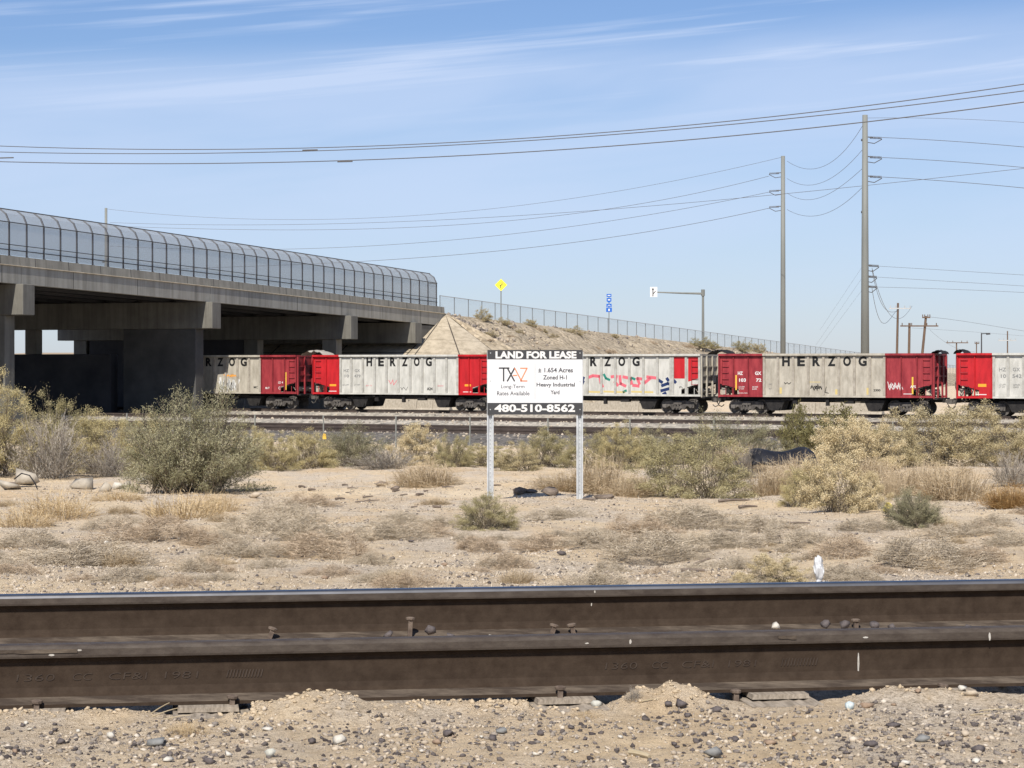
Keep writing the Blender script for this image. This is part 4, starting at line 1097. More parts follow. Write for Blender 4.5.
for p_ in me.polygons:
    for li, vi in zip(p_.loop_indices, p_.vertices): uv.data[li].uv = (V[vi][0], V[vi][2] - E(V[vi][0]))
link('wire_mesh', me, M['mesh_galv'], crest)

# ------------------------------------------------------------------ lease sign
sx, sy, sz = hit(535.5, 498.5)
print('sign at', sx, sy, sz)
k = sy / F
sign = empty('lease_sign', (sx, sy, 0), math.radians(1.2)); tag(sign, 'white and charcoal land for lease sign board on two galvanised posts', 'sign')
def sl(px, py): return ((px - 535.5) * k, CZ + (HZ - py) * k)
bx0, bz1 = sl(487.5, 350.0); bx1, bz0 = sl(582.5, 414.5)
mb = MB(); mb.box(bx0, bx1, -.006, .0, bz0, bz1); o = mb.build('board', M['white_gloss'], sign)
bd = o
_, zt1 = sl(0, 359.3); _, zb1 = sl(0, 402.8)
mb = MB(); mb.box(bx0 - .001, bx1 + .001, -.0085, -.0061, zt1, bz1 + .001); mb.build('header_band', M['charcoal'], sign)
mb = MB(); mb.box(bx0 - .001, bx1 + .001, -.0085, -.0061, bz0 - .001, zb1); mb.build('footer_band', M['charcoal'], sign)
def stext(body, px0, px1, py0, py1, mt_, y=-.0062, bold=0.0, dep=.0008):
    a, z1_ = sl(px0, py0); b, z0_ = sl(px1, py1)
    text_mesh(body, (a + b) / 2, (z0_ + z1_) / 2, b - a, z1_ - z0_, y, depth=dep, bold=bold).build('lettering', M[mt_], sign)
stext('LAND FOR LEASE', 495.5, 576.5, 351.2, 358.6, 'ink_white', -.0086, .045)
stext('480-510-8562', 494.5, 575, 404.2, 412.0, 'ink_white', -.0086, .035)
stext('± 1.654 Acres', 538.2, 573, 367.6, 372.5, 'sign_ink', bold=.028)
stext('Zoned H-1', 543, 567, 375.2, 379.6, 'sign_ink', bold=.028)
stext('Heavy Industrial', 536.5, 575, 382.6, 387.8, 'sign_ink', bold=.028)
stext('Yard', 550.5, 559.5, 390.2, 394.4, 'sign_ink', bold=.028)
stext('Long-Term', 501, 524.5, 384.6, 389.4, 'sign_ink', bold=.008)
stext('Rates Available', 497, 529.5, 391.2, 395.4, 'sign_ink', bold=.012)
def sstroke(segs, w, mt_, y=-.0062, nm='emblem'):
    mb_ = MB()
    for sg_ in segs: mb_.ribbon([sl(*p_) for p_ in sg_], w * k, y - .0008, y)
    mb_.build(nm, M[mt_], sign)
sstroke([[(499.2, 368.1), (509, 368.1)], [(503.6, 368.1), (503.6, 381)], [(507.6, 368.4), (514.4, 381)]], 1.5, 'charcoal')
sstroke([[(514.6, 368.0), (507.4, 381)]], 1.5, 'charcoal', -.0071)
sstroke([[(514.9, 368.4), (521.4, 381.0)], [(513.2, 375.4), (516.8, 375.4)], [(520.4, 368.2), (527, 368.2), (520.6, 380.9), (527, 380.9)]], 1.2, 'sign_orange', -.0079)
sstroke([[(535.0, 364), (535.0, 399)]], .35, 'ink_grey', nm='divider')
for (a, b) in ((490.5, 353), (580, 353), (490.3, 409.5), (580, 409.5), (490.3, 381), (580, 381.5)):
    x, z = sl(a, b); mb = MB(); mb.tube([(x, -.0125, z), (x, -.0063, z)], .0075, 8); mb.build('bolt', M['galv'], sign)
for a in (490.3, 579.8):
    x, _ = sl(a, 0); mb = MB(); w = .040; y0 = .004
    mb.add([(x + p_[0], y0 + p_[1], z) for z in (sz - .3, bz1 - .02) for p_ in ((-w, .0), (-w * .55, .0), (-w * .45, .035), (w * .45, .035), (w * .55, .0), (w, .0), (w, .004), (w * .6, .004), (w * .48, .039), (-w * .48, .039), (-w * .6, .004), (-w, .004))],
           [tuple(range(11, -1, -1)), tuple(range(12, 24))] + [(i, (i + 1) % 12, (i + 1) % 12 + 12, i + 12) for i in range(12)])
    o = fix_normals(mb.build('post', M['galv_bright'], sign))
    mb = MB(); z = sz + .05
    while z < bz0 - .03: mb.box(x - .006, x + .006, .0385, .0405, z, z + .012); mb.box(x - .006, x + .006, .0335, .0348, z, z + .012); z += .05
    mb.build('punched_hole', M['slot'], o)

# ------------------------------------------------------------------ roadside signs on the embankment
def road_sign_pole(px, d, ybase, ytop): 
    b = W(px, ybase, d); t = W(px, ytop, d); return b, t
b = W(501, 319, 212); 
r = empty('warning_sign', b, 0); tag(r, 'yellow diamond warning sign on a thin post above the embankment fence', 'sign')
sc = 212 / F
mb = MB(); mb.tube([(0, 0, -.6), (0, 0, (319 - 283) * sc)], .05, 6); mb.build('post', M['pole_steel'], r)
h = 6.2 * sc; zc_ = (319 - 285) * sc
mb = MB(); mb.prism([(0, zc_ - h), (h, zc_), (0, zc_ + h), (-h, zc_)], -.09, -.06); mb.build('sign_plate', M['sign_yellow'], r)
mb = MB(); mb.ribbon([(-.06, zc_ - .28), (-.06, zc_ - .05), (.10, zc_ + .02), (.10, zc_ + .24)], .07, -.094, -.0905)
mb.ribbon([(-.12, zc_ - .1), (-.06, zc_ - .02)], .05, -.094, -.0905); mb.build('symbol', M['sign_ink'], r)
b = W(609, 330, 244); sc = 244 / F
r = empty('route_sign', b, 0); tag(r, 'stack of small blue road signs on one post above the fence', 'sign')
mb = MB(); mb.tube([(0, 0, -.6), (0, 0, (330 - 294) * sc)], .045, 6); mb.build('post', M['pole_steel'], r)
for i, (y0, y1, w) in enumerate(((294, 297, 2.4), (298, 303, 2.4), (303.8, 307.2, 2.6), (307.8, 312, 2.9))):
    mb = MB(); z0, z1 = (330 - y1) * sc, (330 - y0) * sc
    if i == 1: mb.prism([(-w * sc, z1), (-w * sc, z0 + .2), (0, z0), (w * sc, z0 + .2), (w * sc, z1)], -.09, -.06)
    else: mb.box(-w * sc, w * sc, -.09, -.06, z0, z1)
    o = mb.build('sign_plate', M['sign_blue'], r)
    mb = MB(); zc_ = (z0 + z1) / 2
    if i == 3: mb.box(-.09, .09, -.094, -.0905, zc_ - .12, zc_ + .12)
    elif i == 2: mb.ribbon([(-.15, zc_ - .08), (0, zc_ + .08), (.15, zc_ - .08)], .06, -.094, -.0905)
    elif i == 0: mb.box(-.16, .16, -.094, -.0905, zc_ - .05, zc_ + .05)
    else: mb.box(-.13, .13, -.094, -.0905, zc_ - .0, zc_ + .14)
    mb.build('symbol', M['ink_white'], o)
b = W(703, 345, 280); sc = 280 / F
r = empty('mast_arm_sign', b, 0); tag(r, 'grey mast arm pole holding a white lane arrow sign over the road', 'sign')
mb = MB(); mb.tube([(0, 0, -1.2), (0, 0, (345 - 290) * sc)], .19, 10, .14); mb.build('pole', M['pole_steel'], r)
mb = MB(); mb.tube([(0, -.05, (345 - 293.6) * sc), (-20 * sc, -.05, (345 - 293.2) * sc), (-46 * sc, -.05, (345 - 292.2) * sc)], .14, 8, .08); mb.tube([(0, 0, (345 - 296) * sc), (0, 0, (345 - 289.5) * sc)], .24, 8); mb.build('mast_arm', M['pole_steel'], r)
x0, x1, z0, z1 = (650 - 703) * sc, (657.2 - 703) * sc, (345 - 297) * sc, (345 - 287) * sc
mb = MB(); mb.box(x0, x1, -.24, -.2, z0, z1); o = mb.build('sign_plate', M['white_gloss'], r)
xc = (x0 + x1) / 2
mb = MB(); mb.ribbon([(xc - .10, z0 + .12), (xc - .10, z1 - .35)], .11, -.247, -.2405); mb.prism([(xc - .25, z1 - .38), (xc + .05, z1 - .38), (xc - .1, z1 - .1)], -.247, -.2405)
mb.ribbon([(xc - .08, z0 + .40), (xc + .22, z0 + .72)], .09, -.247, -.2405); mb.build('arrow_symbol', M['ink'], o)

# ------------------------------------------------------------------ poles
def steel_pole(px, ytop, d, rb, rt, label, arms):
    r_ = empty('utility_pole', ((px - 512) / F * d, d, -.1)); tag(r_, label, 'utility pole', None)
    H = CZ + (HZ - ytop) / F * d + .1
    mb_ = MB(); mb_.tube([(0, 0, 0), (0, 0, H * .5), (0, 0, H)], rb, 16, rt); mb_.build('pole_shaft', M['pole_steel'], r_, smooth=True)
    sc_ = d / F
    for (py, ex, hang) in arms:
        z = CZ + (HZ - py) * sc_ + .1
        mb_ = MB(); mb_.tube([(0, 0, z + .1), (ex * sc_ * .45, 0, z + .05)], .05, 6)
        n = 9
        for i in range(n):
            t_ = .3 + .7 * i / n
            mb_.tube([(ex * sc_ * t_, 0, z + .05 - .06 * t_), (ex * sc_ * (t_ + .04), 0, z + .05 - .06 * t_)], .10, 8)
        if hang: mb_.tube([(ex * sc_ * .1, 0, z - .35), (ex * sc_ * .55, 0, z - .45), (ex * sc_ * 1.0, 0, z - .1)], .035, 5)
        mb_.build('insulator', M['insulator'], r_)
    return r_
steel_pole(783, 156, 230, .30, .21, 'slimmer round steel transmission pole left of the taller pole', [(173.5, -14, True), (191, -14, True), (207, -14, True)])
steel_pole(865, 115, 180, .38, .22, 'tallest round steel transmission pole with side insulators right of centre', [(138, 17, True), (157.5, 17, True), (177, 17, True), (266, 14, True), (277, 12, True), (287, 12, True), (140, -4, False), (212, -4, False)])
steel_pole(106, 208, 303, .26, .18, 'thin steel pole rising behind the caged fence of the bridge', [(236, 5, False), (262, -4, False)])
def wood_pole(px0, py0, px1, d, label, arm=None, white_arm=None, r=.15, lamp=False):
    base = W(px1, 352, d); top = W(px0, py0, d); dirv = (base - top)
    b0_ = top + dirv * ((top.z + .1) / (top.z - base.z))
    r_ = empty('wooden_pole' if not lamp else 'street_lamp', b0_); tag(r_, label, 'utility pole' if not lamp else 'street lamp')
    mb_ = MB(); mb_.tube([(0, 0, 0), tuple(top - b0_)], r, 8, r * .75); mb_.build('pole_shaft', M['wood_pole'] if not lamp else M['dark_steel'], r_)
    sc_ = d / F
    for a_, mt_ in ((arm, 'wood_pole'), (white_arm, 'galv')):
        if a_:
            xa, xb, ya = a_; pa = W(xa, ya, d) - b0_; pb = W(xb, ya, d) - b0_
            pa.y = pb.y = -.16
            mb_ = MB(); mb_.beam(pa, pb, .12, .14)
            for t_ in (.05, .3, .7, .95):
                p_ = pa.lerp(pb, t_); mb_.tube([p_ + Vector((0, 0, .06)), p_ + Vector((0, 0, .32))], .05, 6)
            mb_.build('crossarm', M[mt_], r_)
    return r_
wood_pole(898, 303, 897, 250, 'dark single wooden pole with a thin white crossarm, leftmost behind the train', white_arm=(889, 911, 308.5), r=.16)
wood_pole(909.5, 323, 909, 235, 'short brown wooden pole under the wide shared crossarm', arm=(900, 938, 326), r=.17)
wood_pole(926, 316, 922.5, 235, 'leaning brown wooden pole with a short top crossarm', arm=(922, 930, 317.5), r=.17)
wood_pole(956.5, 343, 956.5, 330, 'distant pole with a wide dark crossarm just above the wagon coupling', arm=(946, 968, 342.8), r=.13)
wood_pole(976.5, 342, 976.5, 380, 'small far pole between the crossarm pole and the street lamp', r=.12, arm=(974.5, 979, 343.5))
wood_pole(1007.5, 331, 1007.5, 330, 'pale far pole with a white crossarm near the right edge', white_arm=(998, 1016, 340.5), r=.12)
lp = wood_pole(981.5, 333, 981.5, 300, 'dark street lamp with one short arm pointing right behind the train', r=.11, lamp=True)
sc = 300 / F
topz = CZ + (HZ - 333) * sc
mb = MB(); mb.beam((0, 0, topz + .1 - .1), (8 * sc, 0, topz + .1 - .05), .12); mb.build('lamp_arm', M['dark_steel'], lp)
mb = MB(); mb.prism([(5 * sc, topz - .16), (8.6 * sc, topz - .12), (8.4 * sc, topz + .12), (5 * sc, topz + .1)], -.2, .2); mb.build('lamp_head', M['dark_steel'], lp)

# wires: each strand a real cable between its poles
def wire(pts, d0, d1, rad, label, group, n=48, over=0.0):
    xs = np.array([p[0] for p in pts], float); ys = np.array([p[1] for p in pts], float)
    deg = min(len(pts) - 1, 3); mu = xs.mean(); sg_ = max(abs(xs - mu).max(), 1)
    co = np.polyfit((xs - mu) / sg_, ys, deg)
    X = np.linspace(xs[0] , xs[-1], n); Y = np.polyval(co, (X - mu) / sg_)
    t = (X - xs[0]) / (xs[-1] - xs[0])
    if d0 <= 0: return
    inv = 1 / d0 + (1 / d1 - 1 / d0) * t; D = 1 / inv
    P = [tuple(W(a, b, c_)) for a, b, c_ in zip(X, Y, D)]
    mb_ = MB(); mb_.tube(P, rad, 5); o_ = mb_.build('overhead_wire', M['wire'])
    tag(o_, label, 'wire', group); return o_
G1 = 'three long wires high across the sky'
wire([(-260, 130), (0, 143), (320, 150), (640, 130), (1024, 82.5), (1300, 38)], 130, 80, .021, 'uppermost of the three long dark wires sweeping across the whole sky', G1)
wire([(-260, 140), (0, 149.5), (340, 152.5), (640, 132), (1024, 90), (1300, 50)], 131, 81, .021, 'middle one of the three long dark wires sweeping across the whole sky', G1)
wire([(-260, 150), (0, 158), (345, 163.5), (640, 144.4), (1024, 100), (1300, 60)], 132, 82, .024, 'lowest of the three long dark wires sweeping across the whole sky', G1)
for px, py in ((310, 150.2), (345, 161.8), (6, 158)):
    p = W(px, py, 115); mb = MB(); mb.tube([p + Vector((-.4, 0, 0)), p + Vector((.4, 0, .02))], .035, 6)
    o = mb.build('wire_spacer', M['insulator']); tag(o, {310: 'small dark damper on the upper sky wires', 345: 'small dark damper on the lowest sky wire', 6: 'small dark damper on the wires at the left edge'}[px], 'damper')
G2 = 'wires from the slimmer steel pole towards the bridge'
wire([(783, 157), (640, 187), (440, 214), (260, 219), (106, 209)], 230, 303, .018, 'top thin wire from the slimmer steel pole to the pole behind the bridge', G2)
wire([(769, 176), (640, 204), (480, 223), (300, 230), (110, 226)], 230, 300, .022, 'upper conductor from the slimmer steel pole towards the bridge', G2)
wire([(769, 192), (640, 216.5), (480, 237), (300, 249), (110, 246)], 230, 300, .022, 'middle conductor from the slimmer steel pole towards the bridge', G2)
wire([(769, 208), (640, 233.5), (500, 250), (375, 261), (110, 270)], 230, 300, .025, 'lowest conductor from the slimmer steel pole towards the bridge', G2)
wire([(1120, 157), (1024, 169), (865, 187), (787, 193), (640, 205.5), (450, 219), (300, 226), (110, 222)], 190, 330, .022, 'single wire passing behind both steel poles and rising to the right', 'single crossing wire')
G3 = 'slack wires between the two steel poles'
for i, pts in enumerate(([(787, 161), (812, 169), (838, 157), (863, 125)], [(787, 178.5), (815, 184.5), (840, 172), (863, 149)], [(787, 193), (812, 199.5), (840, 187), (863, 168)], [(787, 209.5), (818, 215.5), (842, 205), (863, 186.5)])):
    wire(pts, 230, 180, .018, ['highest', 'second highest', 'third', 'lowest'][i] + ' of the slack drooping wires between the two steel poles', G3, 24)
G4 = 'wires leaving the tallest pole to the right'
for i, (a, b) in enumerate(((118, 122.5), (137.5, 147), (157.5, 167.5), (177, 188))):
    wire([(867 if i == 0 else 882, a), (1024, b), (1150, b + 12 + (b - a) * .3)], 180, 165, .014 if i == 0 else .022, ['faint topmost', 'upper', 'middle', 'lower'][i] + ' wire running right from the top of the tallest steel pole', G4, 20)
for i, (a, b) in enumerate(((266, 275), (277, 286), (287, 292.5))):
    wire([(876, a), (1024, b), (1150, b + 8)], 180, 170, .013, ['upper', 'middle', 'lower'][i] + ' thin wire running right from the low insulators of the tallest pole', 'thin lower wires to the right', 20)
for i, pts in enumerate(([(872, 288), (876, 310), (886, 322), (893, 316), (898, 309)], [(872, 270), (880, 300), (893, 312), (898, 311)], [(872, 268), (884, 305), (903, 317), (912, 306)])):
    wire(pts, 180, 250, .02, ['inner', 'middle', 'outer'][i] + ' drooping loop of cable from the tallest pole to the wooden pole', 'drooping cable loops', 24)
for i, (a, b) in enumerate(((267, 330), (278, 345), (290, 357))):
    wire([(862, a), (820 - i * 4, b)], 180, 200, .006, ['left', 'middle', 'right'][i] + ' very thin stay wire slanting down left from the tallest pole', 'thin stay wires', 4)
wire([(930, 317), (975, 323), (1024, 331), (1120, 338)], 235, 300, .016, 'thin wire running right from the leaning wooden pole', 'wooden pole wires', 12)
wire([(912, 328), (960, 331), (1024, 336)], 235, 280, .010, 'faint wire running right from the short brown pole', 'wooden pole wires', 12)
wire([(930, 330), (950, 345), (975, 352)], 235, 240, .010, 'faint wire sloping down from the shared crossarm', 'wooden pole wires', 10)

# ------------------------------------------------------------------ plants
def ico(sub):
    import bmesh
    bm = bmesh.new(); bmesh.ops.create_icosphere(bm, subdivisions=sub, radius=1); bm.verts.ensure_lookup_table()
    V = np.array([v.co[:] for v in bm.verts]); Fq = np.array([[v.index for v in f.verts] for f in bm.faces]); bm.free(); return V, Fq
ICO1 = ico(1); ICO2 = ico(2)
def bush_parts(seed, nst=110, nleaf=9000, leaf=.018, narrow=.2, spread=.16, lump=.28, flat=1.0, upright=.0, clump=0, stiff=.3, twigs=5, hollow=.35):
    """unit bush: radius .5, height 1.  returns (stem V,F), (leaf V,F,tone)"""
    g = np.random.default_rng(seed)
    ph = g.uniform(0, 2 * np.pi, nst); el = np.arccos(1 - g.uniform(.02, 1, nst)) # 0 = up
    el = el * (1 - upright)
    k1, k2, k3 = g.uniform(0, 6.28, 3)
    def R(p, e): return 1 + lump * (.5 * np.sin(2 * p + k1) + .35 * np.sin(5 * p + 3 * e + k2) + .3 * np.sin(9 * p - 5 * e + k3)) * .7 + g.uniform(-.16, .16, np.shape(p)) * lump * 3
    rr = R(ph, el)
    tips = np.stack([.5 * rr * np.sin(el) * np.cos(ph), .5 * rr * np.sin(el) * np.sin(ph), .05 + .92 * rr * np.cos(el) * flat], 1)
    tips[:, 2] = np.maximum(tips[:, 2], .05)
    base = np.stack([g.uniform(-1, 1, nst) * spread, g.uniform(-1, 1, nst) * spread, np.full(nst, -.03)], 1)
    ctrl = base * .4 + tips * .6 + np.stack([g.uniform(-.06, .06, nst), g.uniform(-.06, .06, nst), .16 * g.uniform(.3, 1, nst)], 1) * (1 - stiff)
    def bez(i, t):
        t = t[:, None]; return (1 - t) ** 2 * base[i] + 2 * t * (1 - t) * ctrl[i] + t ** 2 * tips[i]
    # stems and side twigs as thin three sided tubes
    SV = []; SF = []; cnt = 0; segs = []
    for i in range(nst):
        ts = np.linspace(0, 1, 5); P = bez(np.full(5, i), ts); segs.append((P, .0045, .0016))
        for _ in range(twigs):
            t = g.uniform(.3, .95); a = bez(np.array([i]), np.array([t]))[0]
            d = tips[i] - base[i]; d = d / (np.linalg.norm(d) + 1e-6) + g.normal(0, .55, 3); L_ = g.uniform(.05, .16)
            b = a + d / np.linalg.norm(d) * L_; segs.append((np.stack([a, (a + b) / 2 + g.normal(0, .006, 3), b]), .0020, .0010))
    tw = []
    for P, r0, r1 in segs:
        n = len(P)
        for q in range(n):
            r = r0 + (r1 - r0) * q / (n - 1)
            for c_ in range(3): SV.append(P[q] + r * np.array([math.cos(c_ * 2.094), math.sin(c_ * 2.094), 0]))
        for q in range(n - 1):
            for c_ in range(3): SF.append((cnt + q * 3 + c_, cnt + q * 3 + (c_ + 1) % 3, cnt + (q + 1) * 3 + (c_ + 1) % 3, cnt + (q + 1) * 3 + c_))
        cnt += n * 3
        tw.append(P)
    # bring the whole bush to unit size before the leaves go on
    # leaves along stems/twigs
    i = g.integers(0, nst, nleaf); t = hollow + (1.02 - hollow) * g.uniform(0, 1, nleaf) ** .7
    C = bez(i, t)
    if clump:
        cc = g.integers(0, clump, nleaf); ci = g.integers(0, nst, clump); ct = .72 + .3 * g.uniform(0, 1, clump); CC = bez(ci, ct)
        use = g.uniform(0, 1, nleaf) < .75; off = g.normal(0, 1, (nleaf, 3)); off /= np.linalg.norm(off, axis=1)[:, None]
        C = np.where(use[:, None], CC[cc] + off * (.045 * g.uniform(.5, 1.1, nleaf))[:, None], C)
    C = C + g.normal(0, .022, (nleaf, 3))
    C[:, 2] = np.maximum(C[:, 2], .0)
    d = g.normal(0, 1, (nleaf, 3)); d[:, 2] = np.abs(d[:, 2]) + .3; d /= np.linalg.norm(d, axis=1)[:, None]
    u = np.cross(d, g.normal(0, 1, (nleaf, 3))); u /= np.linalg.norm(u, axis=1)[:, None]
    s = leaf * g.uniform(.5, 1.3, nleaf)[:, None]
    V = np.stack([C, C + d * s * .6 + u * s * narrow, C + d * s * 1.25, C + d * s * .6 - u * s * narrow], 1).reshape(-1, 3)
    Fq = np.arange(nleaf * 4).reshape(-1, 4)
    base_t = g.uniform(0, 1, nst)[i] if not clump else np.where(use, g.uniform(.3, 1, clump)[cc], g.uniform(0, .5, nleaf))
    tone = np.clip(.55 * base_t + .45 * g.uniform(0, 1, nleaf), 0, 1)
    st = g.uniform(.0, 1, len(SF)); SV = np.array(SV)
    zs = np.percentile(V[:, 2], 98.5); xs = np.percentile(np.abs(V[:, :2]).max(1), 97.5) * 2
    for A in (V, SV): A[:, 2] /= zs; A[:, :2] /= xs
    return (np.array(SV), np.array(SF), st), (V, Fq, tone)
def mat_parts(seed, n=3600, wid=.006, ln=1.0):
    """low dome of short crossing twiglets"""
    g = np.random.default_rng(seed)
    a0 = g.uniform(0, 6.283, n); r0 = .5 * np.sqrt(g.uniform(0, 1, n)); k1, k2 = g.uniform(0, 6.28, 2)
    env = 1 + .25 * np.sin(2 * a0 + k1) + .2 * np.sin(5 * a0 + k2); r0 = r0 * env
    keepn = vnoise(r0 * np.cos(a0) * 9 + 4, r0 * np.sin(a0) * 9 + 4, seed + 5) > .38
    a0, r0, env = a0[keepn], r0[keepn], env[keepn]; n = len(a0)
    top = np.clip(1 - (r0 / (.5 * env)) ** 2, 0, 1) ** .7 * (.35 + 1.0 * vnoise(r0 * np.cos(a0) * 7 + 9, r0 * np.sin(a0) * 7 + 9, seed))
    z0 = top * g.uniform(0, 1, n) ** .6
    b = np.stack([r0 * np.cos(a0), r0 * np.sin(a0), z0], 1)
    d = g.normal(0, 1, (n, 3)); d[:, 2] = np.abs(d[:, 2]) * .9 + .1; d[:, :2] += .5 * b[:, :2] / .5; d /= np.linalg.norm(d, axis=1)[:, None]
    Ln = ln * g.uniform(.05, .16, n)[:, None]; tip = b + d * Ln * np.array([1, 1, 1.5]); mid = (b + tip) / 2 + g.normal(0, .01, (n, 3))
    side = np.cross(d, g.normal(0, 1, (n, 3))); side = side / np.linalg.norm(side, axis=1)[:, None] * wid * np.array([1, 1, 2])
    V = np.stack([b - side * .5, b + side * .5, mid + side * .5, mid - side * .5, tip + side * .2, tip - side * .2], 1).reshape(-1, 3)
    k = np.arange(n) * 6
    Fq = np.concatenate([np.stack([k, k + 1, k + 2, k + 3], 1), np.stack([k + 3, k + 2, k + 4, k + 5], 1)])
    t = np.clip(g.normal(.5, .28, n), 0, 1); return V, Fq, np.concatenate([t, t])
def tuft_parts(seed, n=700, wid=.006, spread=1.0, bend=.35, upright=.35, dense=.25):
    """unit dry tuft made of fine blades / twiglets rising from a patch"""
    g = np.random.default_rng(seed)
    r0 = dense * np.sqrt(g.uniform(0, 1, n)); a0 = g.uniform(0, 6.283, n)
    b = np.stack([r0 * np.cos(a0), r0 * np.sin(a0), np.full(n, -.02)], 1)
    a = a0 + g.normal(0, .6, n); e = g.uniform(0, 1, n) ** .8 * (1 - upright) * 1.45
    Ln = g.uniform(.45, 1.05, n); tip = b + np.stack([np.sin(e) * np.cos(a) * .5 * Ln, np.sin(e) * np.sin(a) * .5 * Ln, np.cos(e) * Ln], 1)
    mid = (b + tip) / 2 + np.stack([g.normal(0, .03, n), g.normal(0, .03, n), np.full(n, bend * .2) * Ln], 1)
    side = np.stack([-np.sin(a), np.cos(a), g.normal(0, .4, n)], 1) * wid
    V = np.stack([b - side * .5, b + side * .5, mid + side * .5, mid - side * .5, tip + side * .12, tip - side * .12], 1).reshape(-1, 3)
    k = np.arange(n) * 6
    Fq = np.concatenate([np.stack([k, k + 1, k + 2, k + 3], 1), np.stack([k + 3, k + 2, k + 4, k + 5], 1)])
    t = np.clip(g.normal(.5, .25, n), 0, 1); return V, Fq, np.concatenate([t, t])
KINDS = {}
def bush_kind(key, mat, nvar=2, **kw):
    out = []
    for v in range(nvar):
        (sv, sf, st), (lv, lf, lt) = bush_parts(hash_key(key) + v, **kw)
        out.append((npmesh('stems', sv, sf, st), npmesh('foliage', lv, lf, lt)))
        out[-1][0].materials.append(M['twig_grey'] if key in ('twig',) else M['stem']); out[-1][1].materials.append(M[mat])
    KINDS[key] = out
def hash_key(k): return sum(ord(c_) * (i + 3) for i, c_ in enumerate(k))
bush_kind('salt', 'leaf_grey', 2, nst=170, nleaf=60000, leaf=.020, narrow=.11, spread=.26, lump=.34, stiff=.75, twigs=11, hollow=.30)
bush_kind('olive', 'leaf_olive', 3, nst=150, nleaf=46000, leaf=.017, narrow=.17, spread=.24, lump=.36, clump=190, twigs=4, hollow=.25)
bush_kind('green', 'leaf_green', 1, nst=60, nleaf=7000, leaf=.036, lump=.4, upright=.35, twigs=4)
bush_kind('yellow', 'leaf_yellow', 3, nst=140, nleaf=42000, leaf=.018, narrow=.15, spread=.22, lump=.36, clump=170, twigs=4, hollow=.25)
bush_kind('cream', 'leaf_cream', 3, nst=120, nleaf=42000, leaf=.018, narrow=.22, spread=.22, lump=.36, clump=190, twigs=3, hollow=.2)
bush_kind('brown', 'leaf_brown', 3, nst=120, nleaf=42000, leaf=.017, narrow=.22, spread=.24, lump=.36, clump=230, twigs=3, hollow=.2)
bush_kind('pale', 'leaf_grey', 2, nst=150, nleaf=42000, leaf=.019, narrow=.12, spread=.24, lump=.38, twigs=5, hollow=.25)
bush_kind('twig', 'twig_grey', 2, nst=230, nleaf=2500, leaf=.016, lump=.34, twigs=14, hollow=.3)
def tuft_kind(key, mat, nvar, **kw):
    out = []
    for v in range(nvar):
        sd0 = hash_key(key) * 3 + v
        if key in ('scrub', 'brownscrub'): V, Fq, t = mat_parts(sd0, **kw)
        else:
            V1, F1, t1 = tuft_parts(sd0, **kw); V2, F2, t2 = mat_parts(sd0 + 7, n=int(kw['n'] * 3.2), wid=kw['wid'] * .8, ln=1.5)
            V2[:, 2] *= .85
            V = np.concatenate([V1, V2]); Fq = np.concatenate([F1, F2 + len(V1)]); t = np.concatenate([t1, t2])
        me = npmesh('blades', V, Fq, t); me.materials.append(M[mat]); out.append(me)
    KINDS[key] = out
tuft_kind('grass', 'straw', 3, n=700, wid=.006, upright=.05, dense=.40, bend=.7)
tuft_kind('gold', 'gold_straw', 2, n=320, wid=.006, upright=.0, dense=.42, bend=.8)
tuft_kind('rust', 'rust_straw', 1, n=900, wid=.007, upright=.1, dense=.36)
tuft_kind('scrub', 'dry', 4, n=7200, wid=.0040)
tuft_kind('brownscrub', 'dry_brown', 3, n=6800, wid=.0040)
def plant(px, py, w, h, kind, label, cat='bush', group=None, d=None, yaw=None, depth_k=.9, name=None):
    if d is None: x, y, z = hit(px, py)
    else: x, y = (px - 512) / F * d, d; z = gz(x, y)
    k_ = y / F; Wd, Ht = w * k_, h * k_
    v = KINDS[kind][rnd.randrange(len(KINDS[kind]))]
    if y < 60 and d is None and kind not in ('grass','gold','rust','scrub','brownscrub'): y += Wd * .3; x = (px - 512) / F * y; z = gz(x, y)
    yaw = rnd.uniform(0, 6.28) if yaw is None else yaw
    if isinstance(v, tuple):
        o_ = empty(name or 'bush', (x, y, z - .02), yaw); o_.scale = (Wd * 1.0, Wd * depth_k, Ht * .98)
        for me, nm in zip(v, ('stems', 'foliage')):
            c_ = bpy.data.objects.new(nm, me); col.objects.link(c_); c_.parent = o_
    else:
        o_ = bpy.data.objects.new(name or ('grass_tuft' if kind in ('grass', 'gold', 'rust') else 'dry_scrub'), v); col.objects.link(o_)
        o_.location = (x, y, z - .01); o_.rotation_euler = (0, 0, yaw); o_.scale = (Wd, Wd * .9, Ht)
    tag(o_, label, cat, group); return o_
# far ones first
plant(797, 0, 42, 64, 'green', 'slim dark green leafy shrub in front of the wagon wheels, left one of two', d=74)
plant(836, 0, 72, 63, 'green', 'wider dark green leafy shrub in front of the wagon underframe', d=60)
plant(735, 0, 112, 50, 'pale', 'broad pale green shrub rising before the empty tracks right of the sign', d=50)
plant(668, 0, 60, 34, 'olive', 'olive shrub tucked behind the large bush right of the sign', d=52)
plant(640, 0, 60, 34, 'pale', 'small grey green shrub between olive bushes right of the sign', d=54)
plant(1005, 0, 100, 56, 'brown', 'cream brown bush mass touching the right edge below the white wagon', d=50)
plant(945, 0, 120, 61, 'brown', 'large cream brown bush below the bright red wagon end', d=48)
plant(893, 0, 84, 44, 'brown', 'rounded tan bush left of the large cream brown bush', d=46)
plant(845, 0, 84, 52, 'cream', 'cream flowering bush at the end of the black plastic sheet', d=44)
plant(872, 0, 66, 50, 'cream', 'tall cream flowering bush in front of the beige wagon', d=45)
